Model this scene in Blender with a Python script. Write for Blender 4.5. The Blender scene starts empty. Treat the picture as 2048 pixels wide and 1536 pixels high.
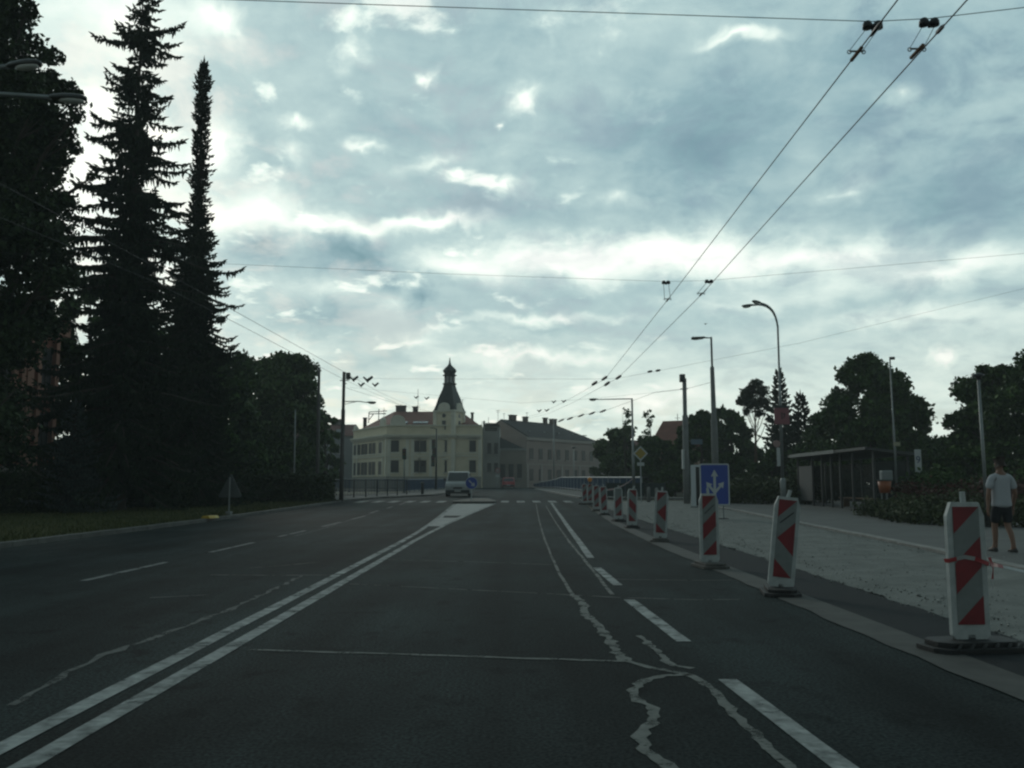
import bpy, bmesh, math, random
import numpy as np
from mathutils import Vector, Matrix

S = bpy.context.scene
COL = S.collection
R = math.radians
PI = math.pi

# ------------------------------------------------------------------ camera
FPX, PITCH, CAMZ = 1800.0, math.atan(202 / 1800.0), 1.3
cam_data = bpy.data.cameras.new("camera")
cam = bpy.data.objects.new("camera", cam_data)
COL.objects.link(cam)
cam.location = (0, 0, CAMZ)
cam.rotation_euler = (PI / 2 + PITCH, 0, 0)
cam_data.sensor_width = 36.0
cam_data.lens = FPX / 2048 * 36.0
cam_data.clip_start, cam_data.clip_end = 0.1, 6000
S.camera = cam


def ray(u, v):
    """direction through a point of the 2048 x 1536 photograph"""
    yc = (768 - v) / FPX
    cp, sp = math.cos(PITCH), math.sin(PITCH)
    return Vector(((u - 1024) / FPX, cp - yc * sp, sp + yc * cp))


def zt(y):
    """height of the road profile: flat, then climbing gently to the bridge"""
    y = min(y, 132.0)
    d = y - 28.0
    return 0.0085 * 0.5 * (d + math.sqrt(d * d + 64.0)) - 0.0045


def W(u, v, Y):
    d = ray(u, v)
    return Vector((0, 0, CAMZ)) + d * (Y / d.y)


def HP(u, v, z):
    d = ray(u, v)
    return Vector((0, 0, CAMZ)) + d * ((z - CAMZ) / d.z)


def G(u, v, dz=0.0):
    """point on the ground"""
    y = 20.0
    for _ in range(60):
        d = ray(u, v)
        t = (zt(y) + dz - CAMZ) / d.z
        if t < 0:
            t = 150
        y = 0.5 * y + 0.5 * min(max(d.y * t, -3), 160)
    return Vector((d.x * y / d.y, y, zt(y) + dz))


# ------------------------------------------------------------------ world: overcast evening sky, sun behind the clouds
SUN_AZ, SUN_EL = R(-23.0), R(24.0)
S.view_settings.view_transform = 'Standard'
S.view_settings.look = 'None'
S.view_settings.exposure = 0.0
S.view_settings.gamma = 1.0
S.view_settings.use_curve_mapping = False
S.cycles.use_denoising = True
S.cycles.filter_width = 2.3
S.cycles.max_bounces = 6

world = bpy.data.worlds.new("World")
S.world = world
world.use_nodes = True
wn, wl = world.node_tree.nodes, world.node_tree.links
wn.clear()


def N(t, **kw):
    n = wn.new(t)
    for k, v in kw.items():
        setattr(n, k, v)
    return n


def wm(op, a, b=None, c=None):
    n = N('ShaderNodeMath', operation=op)
    for i, x in enumerate((a, b, c)):
        if x is None:
            continue
        if isinstance(x, (int, float)):
            n.inputs[i].default_value = x
        else:
            wl.new(x, n.inputs[i])
    return n.outputs[0]


def smooth(x, a, b):
    n = N('ShaderNodeMapRange', interpolation_type='SMOOTHSTEP')
    wl.new(x, n.inputs['Value'])
    n.inputs['From Min'].default_value, n.inputs['From Max'].default_value = a, b
    return n.outputs[0]


def noise(vec, scale, detail=5, rough=0.55, dist=0.0, off=(0, 0, 0), colour=False):
    m = N('ShaderNodeMapping')
    m.inputs['Location'].default_value = off
    wl.new(vec, m.inputs['Vector'])
    n = N('ShaderNodeTexNoise')
    wl.new(m.outputs[0], n.inputs['Vector'])
    n.inputs['Scale'].default_value = scale
    n.inputs['Detail'].default_value = detail
    n.inputs['Roughness'].default_value = rough
    n.inputs['Distortion'].default_value = dist
    return n.outputs['Color'] if colour else n.outputs['Fac']


tc = N('ShaderNodeTexCoord')
dirv = tc.outputs['Generated']
sx = N('ShaderNodeSeparateXYZ')
wl.new(dirv, sx.inputs[0])
az = wm('ARCTAN2', sx.outputs[0], sx.outputs[1])
el = wm('ARCSINE', sx.outputs[2])
inv = wm('DIVIDE', 1.0, wm('ADD', wm('MAXIMUM', sx.outputs[2], 0.0), 0.27))
cb = N('ShaderNodeCombineXYZ')
wl.new(wm('MULTIPLY', sx.outputs[0], inv), cb.inputs[0])
wl.new(wm('MULTIPLY', sx.outputs[1], inv), cb.inputs[1])
plane = cb.outputs[0]                     # the cloud deck seen in perspective
ae = N('ShaderNodeCombineXYZ')
wl.new(az, ae.inputs[0])
wl.new(el, ae.inputs[1])


def warp(vec, scale, amount, sxy=(1, 1)):
    c = noise(vec, scale, 4, 0.6, colour=True)
    a = N('ShaderNodeVectorMath', operation='SUBTRACT')
    wl.new(c, a.inputs[0])
    a.inputs[1].default_value = (0.5, 0.5, 0.5)
    b = N('ShaderNodeVectorMath', operation='MULTIPLY')
    wl.new(a.outputs[0], b.inputs[0])
    b.inputs[1].default_value = (amount * sxy[0], amount * sxy[1], 0)
    d = N('ShaderNodeVectorMath', operation='ADD')
    wl.new(vec, d.inputs[0])
    wl.new(b.outputs[0], d.inputs[1])
    return d.outputs[0]


aw = warp(warp(ae.outputs[0], 7.0, 0.10, (1.3, 0.7)), 26.0, 0.035, (1.2, 0.8))


def azel(u, v):
    d = ray(u, v).normalized()
    return math.atan2(d.x, d.y), math.asin(d.z)


# cloud masses: (u, v, half width, half height, brightness change)
CLOUDS = [
    (260, 60, 300, 140, .34), (120, 330, 260, 240, .45), (300, 300, 150, 120, .3), (300, 560, 260, 160, .28), (430, 280, 70, 85, .45),
    (480, 425, 190, 85, .42), (430, 25, 90, 35, .35), (400, 120, 120, 60, -.12), (200, 215, 70, 45, .25),
    (715, 105, 45, 30, .28), (600, 238, 70, 20, .3), (585, 305, 70, 40, .22), (745, 288, 60, 16, .3), (842, 132, 26, 20, .42),
    (1048, 188, 60, 36, .5), (985, 240, 20, 18, .4), (905, 368, 40, 16, .36), (995, 380, 90, 22, .34), (870, 335, 110, 28, .2),
    (690, 445, 220, 38, .36), (870, 447, 170, 24, .4), (1120, 520, 330, 66, .42), (1380, 500, 330, 74, .46), (1640, 520, 330, 56, .34),
    (1900, 545, 330, 50, .3), (640, 590, 150, 50, .16), (900, 530, 200, 40, .25), (1480, 74, 90, 24, .36), (1800, 190, 60, 40, .2),
    (1240, 392, 80, 26, .2), (1690, 385, 60, 30, .2), (760, 628, 90, 40, .16), (825, 688, 80, 26, .24), (880, 660, 60, 16, .22),
    (1080, 635, 260, 18, .22), (1060, 722, 260, 20, .26), (1300, 800, 200, 34, .16), (1900, 716, 40, 20, .3), (1840, 640, 330, 30, .16),
    (1500, 600, 300, 30, .12), (720, 830, 170, 26, .2), (600, 690, 120, 40, .1),
    (700, 512, 120, 58, -.34), (540, 495, 55, 60, -.3), (745, 560, 40, 60, -.22), (830, 600, 40, 60, -.26), (640, 640, 160, 60, -.14),
    (1380, 280, 330, 170, -.2), (1700, 120, 420, 170, -.12), (1850, 420, 330, 110, -.12), (1040, 90, 330, 70, -.1), (830, 250, 240, 60, -.08),
    (1100, 660, 120, 16, -.12), (760, 730, 160, 50, -.1), (1180, 820, 60, 40, -.14), (950, 420, 200, 26, -.12),
]
acc = None
for (u, v, hw, hh, s) in CLOUDS:
    a0, e0 = azel(u, v)
    m = N('ShaderNodeMapping')
    sw, sh = FPX / (hw * 1.25), FPX / (hh * 1.25)
    m.inputs['Scale'].default_value = (sw, sh, 1)
    m.inputs['Location'].default_value = (-a0 * sw, -e0 * sh, 0)
    wl.new(aw, m.inputs['Vector'])
    g = N('ShaderNodeTexGradient', gradient_type='QUADRATIC_SPHERE')
    wl.new(m.outputs[0], g.inputs[0])
    acc = wm('MULTIPLY_ADD', g.outputs['Fac'], s * (1.4 if s > 0 else 1.05), 0.0 if acc is None else acc)

n_big = noise(plane, 1.1, 4, 0.5, 0.3)
n_mid = noise(plane, 5.2, 7, 0.6, 0.35, (3.1, 7.7, 0))
n_fine = noise(plane, 14.0, 6, 0.62, 0.3, (1.7, 2.2, 0))
B = wm('ADD', wm('MULTIPLY', wm('SUBTRACT', n_big, 0.5), 0.26), wm('MULTIPLY', wm('SUBTRACT', n_mid, 0.5), 0.50))
B = wm('ADD', B, wm('MULTIPLY', wm('SUBTRACT', n_fine, 0.5), 0.28))
B = wm('ADD', wm('MULTIPLY', B, wm('ADD', 0.55, wm('MULTIPLY', smooth(el, R(6), R(20)), 0.38))), 0.52)
B = wm('ADD', B, acc)
# the haze low over the horizon is paler, and the half of the sky away from the sun is duller
B = wm('ADD', B, wm('MULTIPLY', smooth(el, R(14), R(4)), 0.25))
n_open = noise(plane, 7.5, 6, 0.55, 0.2, (9.3, 4.1, 0))
B = wm('ADD', B, wm('MULTIPLY', wm('MULTIPLY', smooth(n_open, 0.56, 0.72), smooth(az, R(18), R(-8))), 0.42))
front = smooth(sx.outputs[1], -0.45, 0.6)
high = smooth(el, R(68), R(34))
ramp = N('ShaderNodeValToRGB')
wl.new(B, ramp.inputs[0])
cr = ramp.color_ramp
cr.elements[0].position, cr.elements[0].color = 0.0, (.13, .25, .30, 1)
cr.elements[1].position, cr.elements[1].color = 1.0, (1.15, 1.2, 1.12, 1)
for p, c in ((.24, (.20, .36, .41)), (.42, (.315, .485, .53)), (.6, (.515, .69, .69)), (.78, (.83, .98, .915))):
    e = cr.elements.new(p)
    e.color = (*c, 1)
dim = wm('MULTIPLY', wm('ADD', wm('MULTIPLY', front, 0.64), 0.36), wm('ADD', wm('MULTIPLY', high, 0.6), 0.4))
cl = N('ShaderNodeVectorMath', operation='SCALE')
wl.new(ramp.outputs[0], cl.inputs[0])
wl.new(dim, cl.inputs['Scale'])
bg_cloud = N('ShaderNodeBackground')
warm = N('ShaderNodeMix', data_type='RGBA', blend_type='MULTIPLY')
wl.new(smooth(el, R(13), R(2)), warm.inputs[0])
wl.new(cl.outputs[0], warm.inputs[6])
warm.inputs[7].default_value = (1.03, 1.0, .97, 1)
wl.new(warm.outputs[2], bg_cloud.inputs['Color'])
sky = N('ShaderNodeTexSky', sky_type='NISHITA')
sky.sun_disc = False
sky.sun_elevation = SUN_EL
sky.sun_rotation = SUN_AZ
bg_sky = N('ShaderNodeBackground')
wl.new(sky.outputs[0], bg_sky.inputs['Color'])
bg_sky.inputs['Strength'].default_value = 0.07
cover = wm('ADD', 0.72, wm('MULTIPLY', smooth(n_mid, 0.36, 0.52), 0.25))
mix = N('ShaderNodeMixShader')
wl.new(cover, mix.inputs[0])
wl.new(bg_sky.outputs[0], mix.inputs[1])
wl.new(bg_cloud.outputs[0], mix.inputs[2])
wo = N('ShaderNodeOutputWorld')
wl.new(mix.outputs[0], wo.inputs[0])

sun_data = bpy.data.lights.new("sun", 'SUN')
sun = bpy.data.objects.new("sun", sun_data)
COL.objects.link(sun)
sun_data.energy = 0.5
sun_data.angle = R(14)
sun_data.color = (1.0, 0.97, 0.88)
sd = Vector((math.sin(SUN_AZ) * math.cos(SUN_EL), math.cos(SUN_AZ) * math.cos(SUN_EL), math.sin(SUN_EL)))
sun.rotation_euler = (-sd).to_track_quat('-Z', 'Y').to_euler()
sun.location = (-40, 90, 60)

# ------------------------------------------------------------------ materials
MATS = {}


def mat(name, col, rough=0.7, vary=0.12, scale=3.0, metal=0.0, bump=0.0, bscale=40.0, island=0.0, stretch=None, spec=0.5, col2=None, detail=4.0):
    if name in MATS:
        return MATS[name]
    m = bpy.data.materials.new(name)
    m.use_nodes = True
    nt = m.node_tree
    b = nt.nodes['Principled BSDF']
    b.inputs['Roughness'].default_value = rough
    b.inputs['Metallic'].default_value = metal
    b.inputs['Specular IOR Level'].default_value = spec
    tcn = nt.nodes.new('ShaderNodeTexCoord')
    mp = nt.nodes.new('ShaderNodeMapping')
    nt.links.new(tcn.outputs['Object'], mp.inputs[0])
    if stretch:
        mp.inputs['Scale'].default_value = stretch
    no = nt.nodes.new('ShaderNodeTexNoise')
    no.inputs['Scale'].default_value = scale
    no.inputs['Detail'].default_value = detail
    no.inputs['Roughness'].default_value = 0.65
    nt.links.new(mp.outputs[0], no.inputs['Vector'])
    fac = no.outputs['Fac']
    if island:
        ge = nt.nodes.new('ShaderNodeNewGeometry')
        mx = nt.nodes.new('ShaderNodeMix')
        mx.inputs[0].default_value = island
        nt.links.new(fac, mx.inputs[2])
        nt.links.new(ge.outputs['Random Per Island'], mx.inputs[3])
        fac = mx.outputs[0]
    rp = nt.nodes.new('ShaderNodeValToRGB')
    c2 = col2 or tuple(min(1, c * (1 + vary)) for c in col)
    c1 = tuple(c * (1 - vary) for c in col)
    rp.color_ramp.elements[0].position = 0.25
    rp.color_ramp.elements[1].position = 0.75
    rp.color_ramp.elements[0].color = (*c1, 1)
    rp.color_ramp.elements[1].color = (*c2, 1)
    nt.links.new(fac, rp.inputs[0])
    nt.links.new(rp.outputs[0], b.inputs['Base Color'])
    if bump:
        bn = nt.nodes.new('ShaderNodeTexNoise')
        bn.inputs['Scale'].default_value = bscale
        bn.inputs['Detail'].default_value = 5
        nt.links.new(tcn.outputs['Object'], bn.inputs['Vector'])
        bp = nt.nodes.new('ShaderNodeBump')
        bp.inputs['Strength'].default_value = bump
        bp.inputs['Distance'].default_value = 0.02
        nt.links.new(bn.outputs['Fac'], bp.inputs['Height'])
        nt.links.new(bp.outputs[0], b.inputs['Normal'])
    MATS[name] = m
    return m


# ------------------------------------------------------------------ mesh helpers
class MB:
    def __init__(self):
        self.v, self.f, self.m = [], [], []

    def add(self, vs, fs, mi=0):
        o = len(self.v)
        self.v += [tuple(p) for p in vs]
        self.f += [tuple(i + o for i in f) for f in fs]
        self.m += [mi] * len(fs)
        return self

    def box(self, c, s, rz=0.0, mi=0, rot=None, taper=1.0):
        M = rot or Matrix.Rotation(rz, 3, 'Z')
        vs = []
        for z in (-.5, .5):
            k = taper if z > 0 else 1.0
            for x, y in ((-.5, -.5), (.5, -.5), (.5, .5), (-.5, .5)):
                vs.append(Vector(c) + M @ Vector((x * s[0] * k, y * s[1] * k, z * s[2])))
        return self.add(vs, [(3, 2, 1, 0), (4, 5, 6, 7), (0, 1, 5, 4), (1, 2, 6, 5), (2, 3, 7, 6), (3, 0, 4, 7)], mi)

    def tube(self, pts, r, n=8, mi=0, cap=True):
        pts = [Vector(p) for p in pts]
        if not isinstance(r, (list, tuple)):
            r = [r] * len(pts)
        vs, fs = [], []
        for i, p in enumerate(pts):
            t = (pts[min(i + 1, len(pts) - 1)] - pts[max(i - 1, 0)]).normalized()
            ref = Vector((0, 0, 1)) if abs(t.z) < 0.9 else Vector((1, 0, 0))
            a = t.cross(ref).normalized()
            b = t.cross(a)
            for k in range(n):
                w = 2 * PI * k / n
                vs.append(p + a * math.cos(w) * r[i] + b * math.sin(w) * r[i])
        for i in range(len(pts) - 1):
            for k in range(n):
                k2 = (k + 1) % n
                fs.append((i * n + k, i * n + k2, (i + 1) * n + k2, (i + 1) * n + k))
        if cap:
            fs.append(tuple(range(n - 1, -1, -1)))
            fs.append(tuple(range((len(pts) - 1) * n, len(pts) * n)))
        return self.add(vs, fs, mi)

    def lathe(self, prof, c=(0, 0, 0), n=16, mi=0, rot0=0.0, sy=1.0):
        vs, fs = [], []
        for (r, z) in prof:
            for k in range(n):
                w = rot0 + 2 * PI * k / n
                vs.append((c[0] + r * math.cos(w), c[1] + r * math.sin(w) * sy, c[2] + z))
        m = len(prof)
        for i in range(m - 1):
            for k in range(n):
                k2 = (k + 1) % n
                fs.append((i * n + k, i * n + k2, (i + 1) * n + k2, (i + 1) * n + k))
        fs.append(tuple(range(n - 1, -1, -1)))
        fs.append(tuple(range((m - 1) * n, m * n)))
        return self.add(vs, fs, mi)

    def prism(self, poly, fn, a, b, mi=0):
        """poly: 2D points, fn(p, t) -> 3D, extruded from t=a to t=b"""
        n = len(poly)
        vs = [fn(p, a) for p in poly] + [fn(p, b) for p in poly]
        fs = [tuple(range(n - 1, -1, -1)), tuple(range(n, 2 * n))]
        fs += [(i, (i + 1) % n, n + (i + 1) % n, n + i) for i in range(n)]
        return self.add(vs, fs, mi)

    def zprism(self, poly, z0, z1, mi=0):
        return self.prism(poly, lambda p, t: (p[0], p[1], t), z0, z1, mi)

    def yprism(self, poly, y0, y1, mi=0):
        """poly in (x, z)"""
        return self.prism(poly, lambda p, t: (p[0], t, p[1]), y0, y1, mi)

    def xprism(self, poly, x0, x1, mi=0):
        """poly in (y, z)"""
        return self.prism(poly, lambda p, t: (t, p[0], p[1]), x0, x1, mi)

    def ball(self, c, r, n=8, m=6, mi=0):
        if not isinstance(r, (list, tuple)):
            r = (r, r, r)
        vs, fs = [], []
        for i in range(m + 1):
            t = PI * i / m
            for k in range(n):
                w = 2 * PI * k / n
                vs.append((c[0] + r[0] * math.sin(t) * math.cos(w), c[1] + r[1] * math.sin(t) * math.sin(w), c[2] - r[2] * math.cos(t)))
        for i in range(m):
            for k in range(n):
                k2 = (k + 1) % n
                fs.append((i * n + k, i * n + k2, (i + 1) * n + k2, (i + 1) * n + k))
        return self.add(vs, fs, mi)

    def build(self, name, mats, parent=None, smooth=False, origin=None, bevel=0.0):
        me = bpy.data.meshes.new(name)
        o = Vector(origin) if origin is not None else Vector((0, 0, 0))
        me.from_pydata([tuple(Vector(p) - o) for p in self.v], [], self.f)
        for m in (mats if isinstance(mats, (list, tuple)) else [mats]):
            me.materials.append(m)
        me.polygons.foreach_set('material_index', self.m)
        if smooth:
            me.polygons.foreach_set('use_smooth', [True] * len(self.f))
        bm = bmesh.new()
        bm.from_mesh(me)
        bmesh.ops.remove_doubles(bm, verts=bm.verts, dist=1e-5)
        bmesh.ops.recalc_face_normals(bm, faces=bm.faces)
        bm.to_mesh(me)
        bm.free()
        ob = bpy.data.objects.new(name, me)
        COL.objects.link(ob)
        if parent is not None:
            ob.parent = parent
        elif origin is not None:
            ob.location = o
        if bevel:
            md = ob.modifiers.new('bevel', 'BEVEL')
            md.width, md.segments, md.limit_method = bevel, 2, 'ANGLE'
        if smooth and bevel:
            pass
        return ob


def tag(o, label, cat, group=None):
    o['label'] = label
    o['category'] = cat
    if group:
        o['group'] = group
    return o


def struct(o, kind='structure'):
    o['kind'] = kind
    return o


def thing(name, label, cat, loc, rz=0.0, group=None):
    o = bpy.data.objects.new(name, None)
    o.empty_display_size = 0.2
    COL.objects.link(o)
    o.location = loc
    o.rotation_euler = (0, 0, rz)
    return tag(o, label, cat, group)


def dup(root, loc, rz=None, label=None):
    def cp(o, parent):
        c = o.copy()
        COL.objects.link(c)
        if parent is not None:
            c.parent = parent
        for ch in list(o.children):
            cp(ch, c)
        return c
    r = cp(root, None)
    r.location = loc
    if rz is not None:
        r.rotation_euler = (0, 0, rz)
    if label:
        r['label'] = label
    return r


def raw_mesh(name, verts, faces4, mats, parent=None, origin=None, smooth=False):
    """numpy quads or triangles -> object, fast"""
    me = bpy.data.meshes.new(name)
    k = faces4.shape[1]
    verts = np.asarray(verts, dtype=np.float32)
    if origin is not None:
        verts = verts - np.asarray(origin, dtype=np.float32)
    me.vertices.add(len(verts))
    me.vertices.foreach_set('co', verts.ravel())
    me.loops.add(faces4.size)
    me.loops.foreach_set('vertex_index', faces4.astype(np.int32).ravel())
    me.polygons.add(len(faces4))
    me.polygons.foreach_set('loop_start', np.arange(0, faces4.size, k, dtype=np.int32))
    me.polygons.foreach_set('loop_total', np.full(len(faces4), k, dtype=np.int32))
    me.update(calc_edges=True)
    for m in (mats if isinstance(mats, (list, tuple)) else [mats]):
        me.materials.append(m)
    if smooth:
        me.polygons.foreach_set('use_smooth', [True] * len(faces4))
    ob = bpy.data.objects.new(name, me)
    COL.objects.link(ob)
    if parent is not None:
        ob.parent = parent
    elif origin is not None:
        ob.location = origin
    return ob


def drape(name, polys, mats, dz, kind='structure', step=2.0):
    """flat polygons laid on the terrain profile"""
    bm = bmesh.new()
    for poly in polys:
        dzz, mi = dz, 0
        if isinstance(poly, dict):
            dzz, mi, poly = poly.get('dz', dz), poly.get('mi', 0), poly['p']
        b2 = bmesh.new()
        f = b2.faces.new([b2.verts.new((p[0], p[1], 0)) for p in poly])
        y = 10.0
        ymax = max(p[1] for p in poly)
        ymin = min(p[1] for p in poly)
        while y < min(ymax, 136):
            if y > ymin:
                bmesh.ops.bisect_plane(b2, geom=b2.verts[:] + b2.edges[:] + b2.faces[:], plane_co=(0, y, 0), plane_no=(0, 1, 0))
            y += step
        vm = {}
        for v in b2.verts:
            vm[v] = bm.verts.new((v.co.x, v.co.y, zt(v.co.y) + dzz))
        for f in b2.faces:
            nf = bm.faces.new([vm[v] for v in f.verts])
            nf.material_index = mi
        b2.free()
    bmesh.ops.recalc_face_normals(bm, faces=bm.faces)
    for f in bm.faces:
        if f.normal.z < 0:
            f.normal_flip()
    me = bpy.data.meshes.new(name)
    bm.to_mesh(me)
    bm.free()
    for m in (mats if isinstance(mats, (list, tuple)) else [mats]):
        me.materials.append(m)
    ob = bpy.data.objects.new(name, me)
    COL.objects.link(ob)
    ob['kind'] = kind
    return ob


def line_quads(pts, w, jit=0.0, seed=0, sub=0.0):
    """a ribbon along ground points as quads; sub: resample step for a ragged edge"""
    rnd = random.Random(seed)
    pts = [Vector((p[0], p[1], 0)) for p in pts]
    if sub:
        out = [pts[0]]
        for a, b in zip(pts, pts[1:]):
            n = max(1, int((b - a).length / sub))
            for i in range(1, n + 1):
                out.append(a.lerp(b, i / n))
        pts = out
    L, Rr = [], []
    for i, p in enumerate(pts):
        t = pts[min(i + 1, len(pts) - 1)] - pts[max(i - 1, 0)]
        nrm = Vector((-t.y, t.x, 0)).normalized()
        ww = w[i] if isinstance(w, list) and not sub else (w if not isinstance(w, list) else w[0] + (w[-1] - w[0]) * i / (len(pts) - 1))
        c = p + nrm * rnd.uniform(-jit, jit) * 0.6
        L.append(c + nrm * (ww / 2 + rnd.uniform(-jit, jit)))
        Rr.append(c - nrm * (ww / 2 + rnd.uniform(-jit, jit)))
    return [[L[i], L[i + 1], Rr[i + 1], Rr[i]] for i in range(len(pts) - 1)]


def grounded(x, y, dz=0.0):
    return Vector((x, y, zt(y) + dz))

# ------------------------------------------------------------------ the ground and the road
M_ground = mat('earth_and_turf', (.035, .042, .02), .95, .35, .6)
M_grass = mat('mown_grass', (.05, .062, .022), .95, .4, 1.3, bump=.6, bscale=30, col2=(.085, .09, .035), spec=.1)
M_asphalt = mat('old_asphalt', (.0115, .0178, .0178), .8, .3, 1.1, bump=.5, bscale=90, detail=9, spec=.07, col2=(.019, .027, .027), stretch=(1, .25, 1))
M_asphalt2 = mat('new_asphalt', (.015, .018, .02), .85, .2, 5, bump=.4, bscale=120, spec=.15)
M_paint = mat('worn_white_paint', (.12, .13, .128), .8, .0, 5, col2=(.44, .47, .455), detail=11, spec=.2)
M_paint_old = mat('faded_white_paint', (.12, .13, .128), .8, .2, 6, col2=(.26, .28, .27), detail=10, spec=.2)
M_seal = mat('dusty_crack_filler', (.08, .09, .082), .9, .15, 7, col2=(.18, .192, .176), detail=10)
M_seal_old = mat('old_crack_filler', (.055, .063, .059), .9, .2, 4, col2=(.115, .125, .117), detail=10)
M_gutter = mat('dusty_gutter_stone', (.033, .036, .033), .9, .25, 2.5, col2=(.065, .069, .063))
M_gravel = mat('crushed_pale_stone', (.125, .136, .128), .95, .25, 1.6, bump=.7, bscale=30, col2=(.2, .213, .2), detail=9, spec=.2)
M_stone = mat('pale_stone_chip', (.18, .19, .18), .95, .25, 5, island=.7, col2=(.31, .32, .305), spec=.2)
M_pave = mat('grey_footway_paving', (.055, .061, .058), .9, .2, .9, bump=.3, bscale=18, col2=(.09, .097, .092), detail=8)
M_kerb = mat('granite_kerb', (.17, .17, .16), .85, .25, 3, col2=(.25, .25, .235))
M_kerb_dark = mat('grimy_granite_kerb', (.075, .078, .07), .9, .3, 2, col2=(.13, .13, .12))
def wear(m, scale, lo, hi, a0, a1=1.0):
    """flaked and worn through to the surface below"""
    nt = m.node_tree
    tcn = nt.nodes.new('ShaderNodeTexCoord')
    acc_ = None
    for sc, wgt in ((scale, .6), (scale * 6, .4)):
        no = nt.nodes.new('ShaderNodeTexNoise')
        no.inputs['Scale'].default_value, no.inputs['Detail'].default_value = sc, 6
        nt.links.new(tcn.outputs['Object'], no.inputs['Vector'])
        mu = nt.nodes.new('ShaderNodeMath')
        mu.operation = 'MULTIPLY_ADD'
        nt.links.new(no.outputs['Fac'], mu.inputs[0])
        mu.inputs[1].default_value = wgt
        if acc_ is None:
            mu.inputs[2].default_value = 0
        else:
            nt.links.new(acc_, mu.inputs[2])
        acc_ = mu.outputs[0]
    mr = nt.nodes.new('ShaderNodeMapRange')
    for k, v in (('From Min', lo), ('From Max', hi), ('To Min', a0), ('To Max', a1)):
        mr.inputs[k].default_value = v
    nt.links.new(acc_, mr.inputs['Value'])
    nt.links.new(mr.outputs[0], nt.nodes['Principled BSDF'].inputs['Alpha'])


wear(M_paint, 2.2, .36, .54, .35)
wear(M_paint_old, 2.0, .34, .5, .35)
wear(M_seal, 5, .36, .52, .25)
wear(M_seal_old, 4, .34, .5, .2)
M_island = mat('pale_hatched_paint', (.22, .235, .23), .8, .15, 1.2, col2=(.3, .32, .31), detail=8)

ys = [-60] + list(range(-20, 136, 3)) + [160, 220, 320, 500, 900, 1800, 3500]
xs = [-3000, -1200, -500, -200, -100, -60, -30, -15, 0, 15, 30, 60, 100, 200, 500, 1200, 3000]
gv = [(x, y, zt(y) - .06) for y in ys for x in xs]
nx = len(xs)
gf = np.array([(j * nx + i, j * nx + i + 1, (j + 1) * nx + i + 1, (j + 1) * nx + i) for j in range(len(ys) - 1) for i in range(nx - 1)])
struct(raw_mesh('ground', gv, gf, M_ground))

LE = [(-10.4, -8), (-10.4, 46), (-10.7, 57), (-9.6, 66), (-6.6, 76), (-6.0, 84), (-4.8, 120), (-9, 126), (-80, 133)]
RE = [(3.1, -8), (3.1, 20), (3.3, 30), (3.75, 42), (4.2, 52), (4.9, 66), (2.9, 118), (6, 124), (60, 130)]
road_poly = LE + [(-80, 150), (60, 150)] + RE[::-1]
nt = M_asphalt.node_tree
bs_ = nt.nodes['Principled BSDF']
src = bs_.inputs['Base Color'].links[0].from_socket
tcn = nt.nodes.new('ShaderNodeTexCoord')


def rn(scale, stretch, lo, hi, a, b, detail=6):
    mp = nt.nodes.new('ShaderNodeMapping')
    mp.inputs['Scale'].default_value = stretch
    nt.links.new(tcn.outputs['Object'], mp.inputs[0])
    no = nt.nodes.new('ShaderNodeTexNoise')
    no.inputs['Scale'].default_value, no.inputs['Detail'].default_value = scale, detail
    nt.links.new(mp.outputs[0], no.inputs['Vector'])
    mr = nt.nodes.new('ShaderNodeMapRange')
    for k, v in (('From Min', lo), ('From Max', hi), ('To Min', a), ('To Max', b)):
        mr.inputs[k].default_value = v
    nt.links.new(no.outputs['Fac'], mr.inputs['Value'])
    return mr.outputs[0]


def scaled(sock, fac):
    v = nt.nodes.new('ShaderNodeVectorMath')
    v.operation = 'SCALE'
    nt.links.new(sock, v.inputs[0])
    nt.links.new(fac, v.inputs['Scale'])
    return v.outputs[0]


c_ = scaled(src, rn(.9, (1, .035, 1), .35, .65, .62, 1.5, 3))       # worn wheel tracks
c_ = scaled(c_, rn(.5, (1, .6, 1), .32, .68, .62, 1.5, 8))            # old patches
c_ = scaled(c_, rn(3.0, (1, .8, 1), .58, .7, 1.0, .5, 4))          # oil stains
c_ = scaled(c_, rn(45, (1, 1, 1), .35, .65, .4, 1.9, 3))              # aggregate
nt.links.new(c_, bs_.inputs['Base Color'])
drape('road', [road_poly], M_asphalt, 0.0)

# the carriageway markings
mk = []
mk += line_quads([(-2.53, -4), (-2.53, 21), (-2.57, 25), (-2.66, 29), (-2.85, 36), (-3.3, 52)], .13, .004, 1, .8)
mk += line_quads([(-2.26, -4), (-2.26, 21), (-2.22, 25), (-2.12, 29), (-1.8, 37), (-1.0, 53)], .13, .004, 2, .8)
for (a, b) in (((1700, 1545), (1455, 1360)), ((1368, 1284), (1258, 1200)), ((1236, 1171), (1194, 1136))):
    p, q = G(*a), G(*b)
    mk += line_quads([p, q], .125, .004, 3, .4)
sol = [G(u, v) for u, v in ((1181, 1116), (1160, 1086), (1140, 1059), (1124, 1036), (1111, 1018), (1103, 1006))]
mk += line_quads(sol, .135, .003, 4, .7)
mk += line_quads([(1.7, -4), (1.62, 1.5)], .125)
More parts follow.
